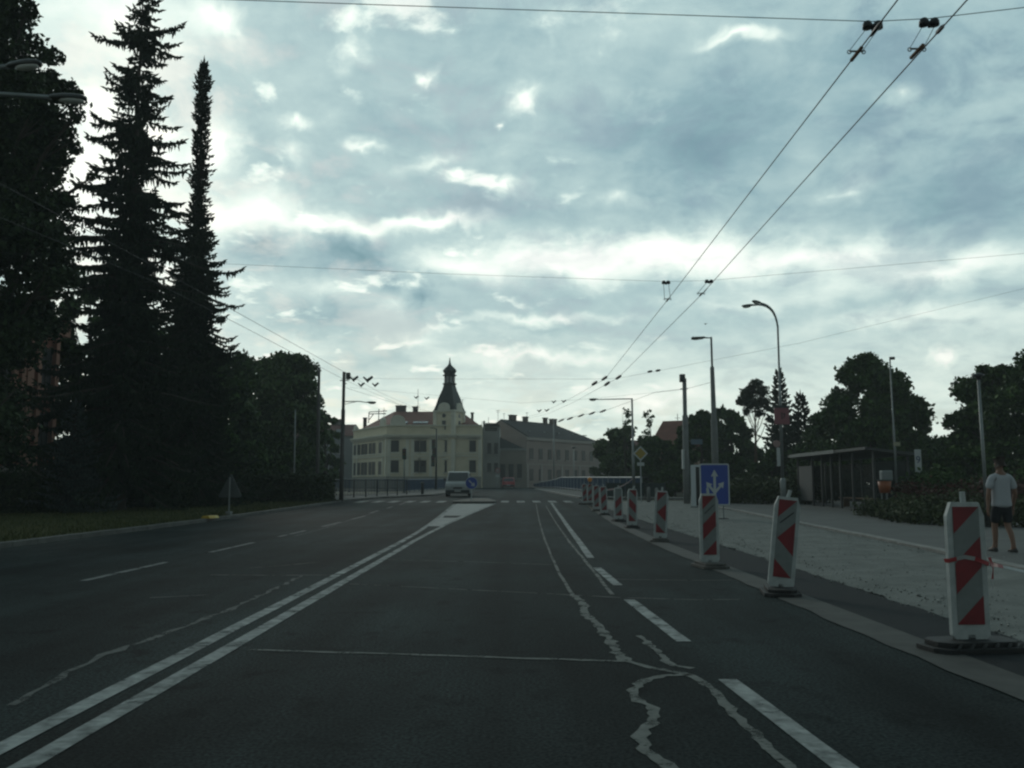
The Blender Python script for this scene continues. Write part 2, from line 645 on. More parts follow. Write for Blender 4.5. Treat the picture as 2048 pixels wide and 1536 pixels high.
# crosswalk
for k in range(-10, 8):
    x = -9.7 + (k + 10) * 1.0
    if -3.6 < x < -1.0:
        continue
    if x > 4.0:
        break
    mk += [[(x, 55.5), (x + .5, 55.5), (x + .5, 59.3), (x, 59.3)]]
drape('lane_markings', mk, M_paint, .006)
mk = []
for k in range(-2, 5):
    y0 = 12.45 + 5.15 * k
    mk += line_quads([(-5.82, y0), (-5.82, y0 + 2.95)], .11, .004, 20 + k, .5)
for k in range(3):
    mk += line_quads([(-6.1 - .1 * k, 39 + 6 * k), (-6.2 - .1 * k, 42 + 6 * k)], .11)
drape('faded_lane_markings', mk, M_paint_old, .005)
drape('hatched_area', [[(-2.6, 28.2), (-2.2, 28.2), (-1.86, 37), (-1.1, 53), (-1.3, 54.2), (-3.2, 54.2), (-3.22, 52), (-2.79, 36)]], M_island, .003)
drape('road_patch', [[(-2.62, 34.4), (-2.1, 34.4), (-2.0, 36.2), (-2.68, 36.2)]], M_asphalt2, .0085)

# filled cracks and joints in the surface
seal = []


def crack(px, w, jit=.012, sd=0, sub=.05):
    global seal
    seal += line_quads([G(u, v) for u, v in px], w, jit, sd, sub)


crack([(1072, 1008), (1078, 1040), (1088, 1075), (1101, 1108), (1120, 1150), (1146, 1192)], .045, .006, 5, .5)
crack([(1146, 1190), (1166, 1206), (1176, 1236), (1200, 1252), (1206, 1266), (1224, 1284), (1232, 1306), (1250, 1322)], .085, .022, 6, .07)
crack([(1280, 1272), (1300, 1290), (1318, 1304), (1330, 1322), (1352, 1332), (1384, 1338)], .06, .02, 7, .07)
crack([(1250, 1322), (1300, 1336), (1345, 1344), (1386, 1352), (1420, 1376), (1446, 1404), (1480, 1440), (1530, 1488), (1590, 1544)], .065, .014, 8, .08)
crack([(1384, 1350), (1330, 1352), (1288, 1362), (1266, 1382), (1272, 1398), (1300, 1412), (1310, 1434), (1290, 1452), (1284, 1476), (1282, 1498), (1306, 1512), (1330, 1528), (1350, 1548)], .075, .02, 9, .06)
crack([(1092, 1012), (1112, 1046), (1142, 1088), (1182, 1136), (1226, 1190)], .05, .008, 10, .4)
crack([(500, 1300), (650, 1305), (800, 1309), (1000, 1316), (1250, 1324)], .055, .008, 11, .15)
drape('crack_filler', seal, M_seal, .0045)
seal = []
crack([(700, 1168), (900, 1178), (1080, 1187), (1250, 1196), (1400, 1200), (1490, 1199)], .05, .01, 12, .2)
crack([(760, 1119), (950, 1124), (1112, 1130)], .05, .01, 13, .2)
crack([(1230, 1159), (1400, 1161), (1500, 1160)], .04, .01, 14, .2)
crack([(880, 1080), (1080, 1078)], .05, .01, 15, .3)
crack([(20, 1412), (140, 1345), (210, 1310), (300, 1278), (400, 1242), (490, 1206), (560, 1172), (604, 1152)], .06, .03, 16, .15)
crack([(420, 1150), (540, 1151), (690, 1150)], .06, .02, 17, .2)
crack([(500, 1136), (560, 1132), (640, 1124)], .05, .02, 18, .2)
crack([(590, 1072), (650, 1056), (700, 1040), (760, 1022)], .06, .02, 19, .5)
crack([(300, 1196), (420, 1190)], .05, .02, 20, .3)
drape('old_crack_filler', seal, M_seal_old, .0035)

# right-hand side: gutter, trench, rubble, footway
gut = [(3.08, -4), (3.06, 8), (3.1, 20), (3.28, 30), (3.7, 40)]
gut2 = [(3.5, -4), (3.46, 8), (3.48, 20), (3.62, 30), (4.0, 40)]
rg = random.Random(5)


def ragged(pts, amp, step=.5):
    out = []
    for a, b in zip(pts, pts[1:]):
        n = max(1, int(math.hypot(b[0] - a[0], b[1] - a[1]) / step))
        for i in range(n):
            t = i / n
            out.append((a[0] + (b[0] - a[0]) * t + rg.uniform(-amp, amp), a[1] + (b[1] - a[1]) * t))
    out.append(pts[-1])
    return out


drape('gutter_strip', [ragged(gut, .025) + gut2[::-1]], M_gutter, .008)
tr1 = [(3.46, -4), (3.44, 8), (3.46, 20), (3.6, 30), (3.98, 40), (4.3, 52)]
tr2 = [(4.15, -4), (4.25, 8), (4.4, 14), (4.55, 22), (4.6, 28), (4.65, 40), (4.7, 52)]
drape('trench_asphalt', [tr1 + ragged(tr2, .03)[::-1]], M_asphalt2, .004)
kerb_line = [(7.6, 12.5), (8.3, 18), (8.75, 22), (9.4, 30), (10.2, 40), (10.6, 50), (11.5, 58), (18, 63), (40, 66)]
from mathutils import noise as mnoise


def heap(x, y):
    n = mnoise.noise(Vector((x * .9, y * .7, 3.1))) * .5 + mnoise.noise(Vector((x * 2.6, y * 2.2, 1.7))) * .3 + mnoise.noise(Vector((x * 7, y * 7, 5.2))) * .14
    return .035 + .05 * n


KX = [p[0] for p in kerb_line[:7]]
KY = [p[1] for p in kerb_line[:7]]
rv_, rf_ = [], []
NXr, yy_ = 34, []
y = -4.0
while y < 58:
    yy_.append(y)
    y += .16 + max(0, y - 8) * .012
for j, y in enumerate(yy_):
    xa = np.interp(y, [p[1] for p in tr2], [p[0] for p in tr2]) + .07 * mnoise.noise(Vector((y * 1.7, 0, 9))) + .05 * mnoise.noise(Vector((y * 6, 0, 2)))
    xb = np.interp(y, [-4, 3, 5.6, 7.4, 9.5] + KY, [8.6, 8.4, 7.6, 7.5, 7.7] + KX) + (.25 * mnoise.noise(Vector((y * 1.1, 4, 9))) if y < 12.5 else -.11)
    for i in range(NXr):
        t = i / (NXr - 1)
        x = xa + (xb - xa) * t
        e = min(1, min(t, 1 - t) * 6)
        z = heap(x, y) * e + (.0 if t < .5 or y > 12.5 else .045 * (t - .5) * 2)
        z += .07 * math.exp(-((x - (5.9 + .16 * (y - 7))) / .35) ** 2) * e * (1 if 5 < y < 16 else 0)
        rv_.append((x, y, zt(y) + .006 + z))
for j in range(len(yy_) - 1):
    for i in range(NXr - 1):
        rf_.append((j * NXr + i, j * NXr + i + 1, (j + 1) * NXr + i + 1, (j + 1) * NXr + i))
struct(raw_mesh('rubble_bed', rv_, np.array(rf_), M_gravel, smooth=True))
foot = kerb_line[:1] + [(7.0, 9.5), (6.6, 7.4), (6.7, 5.6), (8, 3), (8, -4), (60, -4), (60, 64), (40, 66), (18, 63)] + kerb_line[1:7][::-1]
drape('footway', [foot], M_pave, .045)


def kerb(name, pts, w, h, m, top=None, step=1.0):
    mb = MB()
    P = []
    for a, b in zip(pts, pts[1:]):
        n = max(1, int(math.hypot(b[0] - a[0], b[1] - a[1]) / step))
        P += [Vector((a[0] + (b[0] - a[0]) * i / n, a[1] + (b[1] - a[1]) * i / n, 0)) for i in range(n)]
    P.append(Vector((*pts[-1], 0)))
    rr = random.Random(len(pts))
    for a, b in zip(P, P[1:]):
        d = (b - a)
        nrm = Vector((-d.y, d.x, 0)).normalized()
        L = max(d.length - .012, .05)
        c = (a + b) / 2
        hh = h + rr.uniform(-.006, .006)
        vs = []
        u = d.normalized() * L / 2
        for z0 in (-.08, hh):
            for s, q in ((-1, -1), (1, -1), (1, 1), (-1, 1)):
                p = c + u * s + nrm * (q * w / 2)
                vs.append((p.x, p.y, zt(p.y) + z0))
        mb.add(vs, [(3, 2, 1, 0), (4, 5, 6, 7), (0, 1, 5, 4), (1, 2, 6, 5), (2, 3, 7, 6), (3, 0, 4, 7)])
    o = mb.build(name, m, bevel=.012)
    return struct(o)


kerb('kerb_right', kerb_line[:7], .22, .07, M_kerb)
kerb('kerb_left', [(-10.5, -8), (-10.5, 46), (-10.8, 57)], .2, .12, M_kerb_dark)
kerb('kerb_corner', [(-10.8, 57.2), (-9.7, 66), (-6.75, 76), (-6.15, 84), (-4.95, 120)], .3, .12, M_kerb_dark)
kerb('kerb_bridge', [(12, 63.5), (7.2, 65.2), (5.1, 67), (3.05, 118)], .3, .12, M_kerb)
drape('grass_verge', [[(-10.6, -8), (-10.6, 46), (-10.9, 57), (-60, 62), (-60, -8)]], M_grass, .10)
drape('footway_left', [[(-10.9, 57.3), (-9.8, 66), (-6.85, 76), (-6.25, 84), (-5.05, 119), (-9.2, 119), (-10.5, 84), (-13.5, 74), (-40, 66), (-40, 59.2)]], M_pave, .10)
drape('footway_bridge', [[(12, 63.8), (7.3, 65.4), (5.25, 67.2), (3.2, 118), (5.6, 118), (9.2, 67), (14, 66)]], M_pave, .10)

# traffic island with kerb and the splitter top
mb = MB()
isl = [(-3.5, 53.4), (-3.0, 53.0), (-1.5, 53.0), (-1.02, 53.5), (-.95, 55), (-1.6, 61.6), (-2.0, 62.2), (-2.5, 61.8), (-3.6, 55)]
zi = zt(53.5)
mb.prism(isl, lambda p, t: (p[0], p[1], zt(p[1]) + t), -.05, .13)
o = mb.build('traffic_island', M_kerb_dark, origin=grounded(-2.2, 57), bevel=.02)
struct(o)
cx, cy = -2.25, 57.2
drape('island_top', [[(cx + (x - cx) * .84, cy + (y - cy) * .93) for x, y in isl]], mat('dusty_setts', (.12, .112, .098), .95, .3, 3, bump=.6, bscale=12), .134)

# rubble lying on the bed
rng = np.random.default_rng(4)
V, F = [], []
tet = np.array([(1, 1, 1), (1, -1, -1), (-1, 1, -1), (-1, -1, 1), (.2, .1, -1.4), (0, .2, 1.5)]) * .6
tf = np.array([(0, 1, 5), (0, 5, 2), (0, 2, 1), (1, 3, 5), (5, 3, 2), (1, 4, 3), (3, 4, 2), (2, 4, 1)])
n_st = 0
while n_st < 15000:
    y = 5 + 38 * rng.random() ** 1.7
    x0 = np.interp(y, [p[1] for p in tr2], [p[0] for p in tr2]) + .02
    x1 = np.interp(y, [-4, 5, 7.4, 9.5] + [p[1] for p in kerb_line[:6]], [8, 6.7, 6.6, 7.0] + [p[0] for p in kerb_line[:6]]) + (1.2 if y < 16 else -.15)
    x = x0 - .12 + (x1 - x0 + .12) * rng.random()
    s = .006 + .015 * rng.random() ** 3
    if rng.random() < .006:
        s *= 2.2
    A = np.linalg.qr(rng.normal(size=(3, 3)))[0]
    V.append(tet @ A.T * s * (1, 1, .8) + (x, y, zt(y) + (heap(x, y) if x > x0 + .15 else .01) + s * .25))
    F.append(tf + 6 * n_st)
    n_st += 1
struct(raw_mesh('loose_rubble', np.concatenate(V), np.concatenate(F), M_stone), 'stuff')

# grass blades along the verge
n_bl = 26000
bx = -10.65 - 9 * rng.random(n_bl) ** 1.6
by = 14 + 42 * rng.random(n_bl)
bz = np.array([zt(y) for y in by]) + .09
a = rng.random(n_bl) * 2 * PI
h = .05 + .09 * rng.random(n_bl)
w = .012
p0 = np.stack([bx - w * np.cos(a), by - w * np.sin(a), bz], 1)
p1 = np.stack([bx + w * np.cos(a), by + w * np.sin(a), bz], 1)
p2 = np.stack([bx + .05 * rng.normal(size=n_bl), by + .05 * rng.normal(size=n_bl), bz + h], 1)
V = np.stack([p0, p1, p2], 1).reshape(-1, 3)
M_blade = mat('grass_blade', (.05, .065, .02), .8, .4, 1, island=.7, col2=(.1, .105, .04), spec=.15)
struct(raw_mesh('grass_blades', V, np.arange(3 * n_bl).reshape(-1, 3), M_blade), 'stuff')

# ------------------------------------------------------------------ trees, hedges and bushes
M_bark = mat('tree_bark', (.055, .045, .036), .95, .3, 6, stretch=(4, 4, .6), bump=.5, bscale=18)
M_bark_pine = mat('pine_bark', (.1, .06, .04), .95, .3, 6)


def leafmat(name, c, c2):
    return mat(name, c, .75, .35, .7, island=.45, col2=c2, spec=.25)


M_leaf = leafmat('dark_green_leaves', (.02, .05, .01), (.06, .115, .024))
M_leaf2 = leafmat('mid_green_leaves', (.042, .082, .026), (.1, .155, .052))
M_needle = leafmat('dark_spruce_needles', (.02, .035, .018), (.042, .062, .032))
M_needle_blue = leafmat('bluish_spruce_needles', (.05, .072, .066), (.1, .13, .12))
M_red_leaf = leafmat('dull_red_leaves', (.06, .022, .016), (.1, .042, .03))
M_hedge = leafmat('hedge_leaves', (.022, .04, .014), (.05, .07, .028))
M_cover = leafmat('low_shrub_leaves', (.042, .06, .022), (.08, .1, .042))


def leaves(name, C, size, m, rng, parent, origin, flat=0.0, aspect=.62):
    """one small pointed quad per centre, turned every way"""
    n = len(C)
    a = rng.normal(size=(n, 3))
    a /= np.linalg.norm(a, axis=1)[:, None]
    b = rng.normal(size=(n, 3))
    if flat:
        a[:, 2] *= (1 - flat)
        b[:, 2] *= (1 - flat)
        a /= np.linalg.norm(a, axis=1)[:, None]
    b -= a * (a * b).sum(1)[:, None]
    b /= np.linalg.norm(b, axis=1)[:, None] + 1e-9
    s = size * (.55 + .9 * rng.random(n))[:, None]
    v = np.stack([C - a * s * .5, C + b * s * aspect * .5 - a * s * .05, C + a * s * .5, C - b * s * aspect * .5 + a * s * .05], 1).reshape(-1, 3)
    return raw_mesh(name, v, np.arange(4 * n).reshape(-1, 4), m, parent, origin)


def clump_points(clumps, total, rng):
    vol = np.array([c[3] ** 2 for c in clumps])
    cnt = np.maximum(6, (total * vol / vol.sum()).astype(int))
    P = []
    for (x, y, z, r), n in zip(clumps, cnt):
        d = rng.normal(size=(n, 3))
        d /= np.linalg.norm(d, axis=1)[:, None]
        rr = r * (rng.random(n) ** .45) * (1 + .16 * rng.normal(size=n))
        p = d * rr[:, None] * (1, 1, .82)
        P.append(p + (x, y, z))
    return np.concatenate(P)


def limb_tree(trunk_base, top_z, clumps, r0, rng, n_limb=14, bark=None):
    mb = MB()
    b = Vector(trunk_base)
    lean = Vector((rng.normal() * .2, rng.normal() * .2, 0))
    H = top_z - b.z
    spine = [b + lean * (t * t) + Vector((math.sin(t * 5) * .08, math.cos(t * 4) * .08, H * t)) for t in (0, .04, .12, .25, .4, .55, .7, .85, 1)]
    rad = [r0 * k for k in (1.5, 1.15, 1, .88, .72, .55, .38, .22, .07)]
    mb.tube(spine, rad, 9)
    idx = rng.permutation(len(clumps))[:n_limb]
    for i in idx:
        c = Vector(clumps[i][:3])
        t = min(max((c.z - b.z) / H * .75 - .05, .14), .9)
        k = t * (len(spine) - 1)
        # spine parameter is not even: find by height
        zs = [s.z for s in spine]
        j = max(q for q in range(len(zs) - 1) if zs[q] <= b.z + H * t)
        f = (b.z + H * t - zs[j]) / (zs[j + 1] - zs[j])
        s = spine[j].lerp(spine[j + 1], f)
        rr = (rad[j] + (rad[j + 1] - rad[j]) * f) * .5
        m1 = s.lerp(c, .4) + Vector((0, 0, -.05 * (c - s).length))
        m2 = s.lerp(c, .75) + Vector((0, 0, .04 * (c - s).length))
        mb.tube([s, m1, m2, c], [rr, rr * .7, rr * .42, rr * .12], 6)
        for q in range(3):
            e = c + Vector(rng.normal(size=3)) * clumps[i][3] * .6
            mb.tube([m2, m2.lerp(e, .6), e], [rr * .35, rr * .2, rr * .06], 5)
    return mb


def broad_tree(x, y, clumps, n, leaf, m, label, group, seed, r0=.22, name='broadleaf_tree', limbs=14, dz=0.0):
    rng = np.random.default_rng(seed)
    base = grounded(x, y, dz)
    root = thing(name, label, 'tree', base, 0, group)
    top = max(c[2] for c in clumps)
    limb_tree(base - Vector((0, 0, .1)), top, clumps, r0, rng, limbs).build('trunk', M_bark, root, True, base)
    P = clump_points(clumps, n, rng)
    leaves('crown', P, leaf, m, rng, root, base)
    return root


def auto_clumps(x, y, z0, z1, rx, ry, rng, n=34, prof=None, rk=(.2, .34)):
    out = []
    for i in range(n):
        t = (i + rng.random()) / n
        z = z0 + (z1 - z0) * t
        w = prof(t) if prof else math.sqrt(max(0.02, 1 - (2 * t - 1) ** 2))
        a = rng.random() * 2 * PI
        q = (.35 + .62 * math.sqrt(rng.random())) * w
        r = (rk[0] + (rk[1] - rk[0]) * rng.random()) * min(rx, (z1 - z0) * .5) * (.6 + .5 * w)
        out.append((x + rx * q * math.cos(a), y + ry * q * math.sin(a), z, r))
    out.append((x, y, z1 - rx * .15, rx * .2))
    return out


def spruce(x, y, H, prof, label, seed, nb=230, z_low=.4, r0=.3, spray=.5, m=None, name='spruce_tree', group=None, droop=.32, dz=0.0, step=.17, cardw=.2, ragged=.0):
    """trunk, then whorls of drooping branches that each carry hanging needle sprays"""
    rnd = random.Random(seed)
    base = grounded(x, y, dz)
    root = thing(name, label, 'tree', base, 0, group)
    mb = MB()
    mb.tube([base + Vector((0, 0, -.1)), base + Vector((0, 0, .3)), base + Vector((.03, 0, H * .5)), base + Vector((0, 0, H))], [r0 * 1.35, r0, r0 * .55, .015], 8)
    V, F = [], []

    def card(p, d, L, w):
        """a needle spray: a long thin diamond with a second one across it"""
        d = d.normalized()
        s = d.cross(Vector((0, 0, 1)))
        s = s.normalized() if s.length > .05 else Vector((1, 0, 0))
        t = d.cross(s)
        ang = rnd.uniform(0, PI)
        for q in (0, PI / 2):
            e = s * math.cos(ang + q) + t * math.sin(ang + q)
            k = len(V)
            V.extend((p - d * L * .06, p + d * L * .4 + e * w * .5, p + d * L, p + d * L * .4 - e * w * .5))
            F.append((k, k + 1, k + 2, k + 3))

    for i in range(nb):
        t = (i + rnd.random()) / nb
        z = z_low + (H - z_low) * t ** 1.08
        if ragged > .3 and z > H * .5 and rnd.random() < .38:
            continue
        hz = z / H
        az_ = i * 2.399963 + rnd.uniform(-.35, .35)
        nn = mnoise.noise(Vector((math.cos(az_) * .9 + seed, math.sin(az_) * .9, z * .55))) + .6 * mnoise.noise(Vector((math.cos(az_) * 2 + seed, math.sin(az_) * 2, z * 1.9)))
        L = prof(hz) * rnd.uniform(.66 - ragged * .5, 1.1 + ragged * .3) * (1 + (.2 + ragged) * nn)
        if rnd.random() < .06:
            L *= 1.22
        if ragged and hz > .3 and math.sin(hz * 83) > .8:
            L *= .45
        if L < .12:
            L = .12
        out = Vector((math.cos(az_), math.sin(az_), 0))
        dr = droop * (1.15 - hz * .8) * rnd.uniform(.7, 1.3)
        pts = []
        n = max(3, int(L / .3))
        for k in range(n + 1):
            s_ = k / n
            pts.append(base + out * (L * s_) + Vector((0, 0, z + L * (.12 * s_ - dr * (1.5 * s_ * s_ - .95 * s_ ** 4)))))
        rb = .012 + .018 * L
        mb.tube(pts, [rb * (1 - .85 * k / n) for k in range(n + 1)], 4, cap=False)
        m_ = max(3, int(L / step))
        for k in range(1, m_ + 1):
            s_ = k / m_
            f = s_ * n
            j = min(int(f), n - 1)
            p = pts[j].lerp(pts[j + 1], f - j)
            tan = (pts[j + 1] - pts[j]).normalized()
            side = tan.cross(Vector((0, 0, 1))).normalized()
            sl = spray * (.45 + .8 * (1 - s_) * min(1, L / 2.0)) * rnd.uniform(.55, 1.35)
            for sg in (-1, 1):
                d = side * sg * rnd.uniform(.35, 1) + tan * rnd.uniform(.5, 1.1) + Vector((0, 0, rnd.uniform(-.7, .2)))
                card(p, d, sl, cardw * rnd.uniform(.5, 1.0))
                if L > .6:
                    # curtains of twigs hanging from the branch
                    q = p + side * sg * sl * rnd.uniform(.1, .7)
                    card(q, Vector((rnd.uniform(-.3, .3), rnd.uniform(-.3, .3), -1)), sl * rnd.uniform(.5, 1.3), cardw * rnd.uniform(.5, .9))
            card(p, tan + Vector((0, 0, rnd.uniform(-1.5, .1))), sl * .8, cardw * .7)
        card(pts[-1], pts[-1] - pts[-2] + Vector((0, 0, .08)), spray * .7, cardw * .7)
    card(base + Vector((0, 0, H - .2)), Vector((0, 0, 1)), .7, .12)
    mb.build('trunk', M_bark, root, True, base)
    raw_mesh('crown', np.array([tuple(p) for p in V]), np.array(F), m or M_needle, root, base)
    return root


# --- left side: the big broadleaf tree at the frame edge
def pxc(lst, Y, jit, seed, back=1):
    """clumps from their place in the photo at about depth Y, plus fellows behind them"""
    rnd = random.Random(seed)
    out = []
    for (u, v, rp) in lst:
        yy = Y + rnd.uniform(-jit, jit)
        p = W(u, v, yy)
        r = rp * yy / FPX
        out.append((p.x, p.y, p.z, r))
        for _ in range(back):
            out.append((p.x - rnd.uniform(.0, 1.2), p.y + rnd.uniform(.5, 3.0), p.z + rnd.uniform(-.5, .5), r * rnd.uniform(.7, 1.0)))
    return out


edge = [(10, 690, 40), (70, 660, 26), (-60, 780, 80), (-20, 840, 50), (-60, 900, 70), (-60, -60, 100), (-10, 10, 60), (20, 60, 50), (60, 95, 36), (10, 120, 60), (88, 112, 20), (40, 165, 45), (-40, 200, 90), (70, 210, 42), (118, 185, 30), (140, 178, 22),
        (110, 235, 34), (150, 232, 20), (60, 270, 60), (115, 290, 30), (135, 262, 22), (20, 330, 80), (95, 340, 42), (130, 320, 18), (60, 410, 70), (120, 400, 24), (-30, 450, 110), (90, 470, 45),
        (60, 540, 70), (110, 560, 34), (30, 620, 70), (-40, 650, 90), (-60, 350, 100), (-80, 60, 110), (-120, 200, 140), (-120, 450, 140), (-150, 600, 120), (85, 620, 30), (-20, 700, 60), (30, -20, 36), (55, 20, 26)]
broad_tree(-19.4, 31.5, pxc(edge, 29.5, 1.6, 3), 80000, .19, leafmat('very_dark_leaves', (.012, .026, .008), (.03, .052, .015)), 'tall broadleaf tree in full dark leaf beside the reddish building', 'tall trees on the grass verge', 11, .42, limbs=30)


def prof1(h):
    return 4.35 * (1 - h) ** .54 * (.86 + .26 * math.sin(h * 47) * math.sin(h * 19 + 1)) + .05


spruce(-17.35, 40, 24.4, prof1, 'tallest dark spruce with wide ragged drooping branches', 21, 640, 1.1, .34, .5, name='spruce_tree', group='tall trees on the grass verge', cardw=.15, ragged=.45, droop=.5, step=.15)


def prof2(h):
    if h > .93:
        return .1 + .3 * (1 - h) / .07
    if h > .66:
        return .33 + .12 * (.93 - h) / .27
    return .6 + 2.5 * ((.66 - h) / .66) ** .8


spruce(-16.5, 46, 23.6, prof2, 'slender spruce with a narrow column-like top half', 33, 1300, .6, .28, .36, name='spruce_tree', group='tall trees on the grass verge', droop=.75, step=.13, cardw=.13, ragged=.12)

rngT = np.random.default_rng(77)


def px_tree(u, vtop, Y, wpx, z0, label, seed, m=M_leaf, n=9000, leaf=.3, group=None, nclump=34, prof=None, r0=.2, name='broadleaf_tree', rk=(.15, .3), depth=1.0, limbs=12):
    p = W(u, 970, Y)
    top = W(u, vtop, Y).z
    rx = wpx * Y / FPX
    rng = np.random.default_rng(seed)
    cl_ = auto_clumps(p.x, Y, zt(Y) + z0, top - rx * .12, rx, rx * depth, rng, nclump, prof, rk)
    return broad_tree(p.x, Y, cl_, n, leaf, m, label, group, seed, r0, name, limbs)


GT = 'trees along the left roadside'
dome = lambda t: math.sqrt(max(.02, 1 - t ** 1.9)) * (.9 + .1 * math.sin(t * 23))
egg = lambda t: (.62 + .38 * (t / .4) ** .6) if t < .4 else math.sqrt(max(.03, 1 - ((t - .4) / .62) ** 2))
px_tree(568, 700, 70, 90, .6, 'rounded broadleaf tree behind the dark clipped hedge', 41, M_leaf2, 38000, .32, GT, 80, egg)
px_tree(505, 716, 78, 50, 1.0, 'narrow broadleaf tree tucked between the slender spruce and the rounded tree', 42, M_leaf, 15000, .34, GT, 44, egg)
px_tree(648, 824, 86, 36, .6, 'small broadleaf tree just left of the grey trolley pole', 43, M_leaf2, 10000, .32, GT, 36, egg)
px_tree(610, 800, 92, 44, .6, 'low broadleaf tree seen between the rounded tree and the small one', 44, M_leaf, 12000, .34, GT, 36, egg)
px_tree(440, 700, 62, 95, .3, 'bushy broadleaf tree standing right behind the slender spruce', 45, M_leaf, 22000, .34, GT, 60, egg)
px_tree(300, 640, 56, 130, .3, 'wide broadleaf tree standing right behind the tallest spruce', 46, M_leaf, 26000, .34, GT, 70, egg)
px_tree(170, 560, 52, 85, .5, 'leafy tree filling the gap beside the big edge tree', 47, M_leaf, 16000, .3, GT, 44, egg)
px_tree(360, 760, 50, 90, .1, 'dense dark shrub between the two tall spruces', 48, M_leaf, 9000, .26, 'shrubs under the tall trees', 26, None, .08, 'shrub')
px_tree(235, 790, 45, 80, .1, 'dense dark shrub at the foot of the tallest spruce', 49, M_leaf, 9000, .26, 'shrubs under the tall trees', 26, None, .08, 'shrub')
px_tree(500, 880, 58, 50, .05, 'low dark shrub behind the triangular sign', 50, M_leaf, 5000, .24, 'shrubs under the tall trees', 20, None, .06, 'shrub')
px_tree(585, 905, 60, 40, .05, 'low shrub showing over the dark clipped hedge', 51, M_leaf, 4000, .24, 'shrubs under the tall trees', 16, None, .06, 'shrub')

spruce(-18.0, 37, 4.4, lambda h: 1.75 * (1 - h) ** .9 + .08, 'small bluish spruce on the lawn before the reddish building', 61, 120, .1, .07, .34, M_needle_blue, 'young_spruce', None, .12, .1, .15, .1)


def hedge(name, x0, x1, y0, y1, h, m, label, seed, n, leaf=.14, dz=.1, round_=.12):
    rng = np.random.default_rng(seed)
    cx_, cy_ = (x0 + x1) / 2, (y0 + y1) / 2
    base = grounded(cx_, y0, dz)
    base = Vector((cx_, cy_, zt(cy_) + dz))
    root = thing(name, label, 'hedge', base)
    d, wd = y1 - y0, x1 - x0
    mb = MB().box((0, 0, h * .46), (wd - .3, d - .3, h * .9))
    mb.build('core', mat('hedge_twigs', (.025, .028, .016), .95), root)
    # leaves over the five open faces
    areas = np.array([wd * h, wd * h, d * h, d * h, wd * d])
    cnt = (n * areas / areas.sum()).astype(int)
    P = []
    for k, c in enumerate(cnt):
        a, b = rng.random(c), rng.random(c)
        if k < 2:
            p = np.stack([(a - .5) * wd, np.full(c, (k - .5) * d), b * h], 1)
        elif k < 4:
            p = np.stack([np.full(c, (k - 2.5) * wd), (a - .5) * d, b * h], 1)
        else:
            p = np.stack([(a - .5) * wd, (b - .5) * d, np.full(c, h)], 1)
        P.append(p + rng.normal(size=(c, 3)) * .075)
    P = np.concatenate(P)
    P[:, 2] = np.maximum(P[:, 2], .02)
    leaves('foliage', P, leaf, m, rng, root, None)
    return root


hedge('hedge', -16.4, -10.95, 53.2, 55.6, 1.45, M_hedge, 'dark clipped hedge running up to the grey trolley pole', 71, 12000, .17)
hedge('hedge', -30, -18.6, 36.5, 38.2, 1.5, M_hedge, 'dark clipped hedge in front of the reddish building', 72, 14000, .16)
hedge('hedge', -18.3, -15.6, 43, 45, 1.3, M_hedge, 'short dark hedge under the tall spruces', 73, 5000, .16)

# --- right side
GR = 'trees behind the bus stop'
px_tree(1748, 700, 60, 128, .2, 'big broad dense tree rising behind the bus shelter', 81, M_leaf, 46000, .27, GR, 210, dome, .3, rk=(.1, .22))
px_tree(1660, 815, 66, 74, .1, 'lower leafy tree leaning against the left side of the big broad tree', 82, M_leaf, 15000, .32, GR, 44, egg)
px_tree(1842, 790, 63, 50, .2, 'rounded leafy tree against the right side of the big broad tree', 88, M_leaf, 12000, .29, GR, 60, dome, .2, rk=(.14, .26))
px_tree(2006, 726, 50, 92, .4, 'broad leafy tree behind the short park lamp', 83, M_leaf, 30000, .26, GR, 80, egg, .26)
px_tree(2110, 700, 46, 120, .4, 'leafy tree at the frame edge behind the walking man', 84, M_leaf, 12000, .24, GR, 40, egg, .26)
px_tree(1900, 872, 64, 66, .1, 'low bushy tree in the dip between the two big trees', 85, M_leaf, 8000, .28, GR, 26, None)
px_tree(1800, 880, 56, 90, .1, 'dark bush behind the bus stop pole', 86, M_leaf, 8000, .26, 'bushes behind the bus stop', 26, None, .08, 'bush')
px_tree(1950, 880, 44, 110, .1, 'dark bush behind the walking man', 87, M_leaf, 9000, .24, 'bushes behind the bus stop', 26, None, .08, 'bush')
GM = 'trees in the middle distance'
px_tree(1255, 852, 88, 62, .2, 'dense green tree behind the yellow diamond sign', 91, M_leaf2, 18000, .36, GM, 56, egg)
px_tree(1320, 872, 80, 50, .2, 'dense green tree in front of the red-roofed house', 92, M_leaf, 14000, .34, GM, 46, egg)
px_tree(1215, 905, 105, 30, .1, 'small green tree at the end of the bridge railing', 93, M_leaf2, 4000, .36, GM, 18, None)
px_tree(1402, 822, 76, 46, .3, 'dark tree right of the concrete trolley pole', 94, M_leaf, 14000, .34, GM, 46, egg)
px_tree(1465, 815, 82, 56, .2, 'dark tree behind the tall single-arm lamp', 95, M_leaf, 15000, .36, GM, 46, egg)
px_tree(1440, 900, 70, 70, .1, 'dark bush behind the blue lane sign', 96, M_leaf, 7000, .3, 'bushes behind the blue lane sign', 24, None, .08, 'bush')
px_tree(1545, 895, 68, 70, .1, 'dark bush left of the bus shelter', 97, M_leaf, 7000, .3, 'bushes behind the blue lane sign', 24, None, .08, 'bush')
px_tree(1640, 900, 62, 80, .1, 'dark bush right behind the bus shelter', 98, M_leaf, 8000, .28, 'bushes behind the bus stop', 24, None, .08, 'bush')
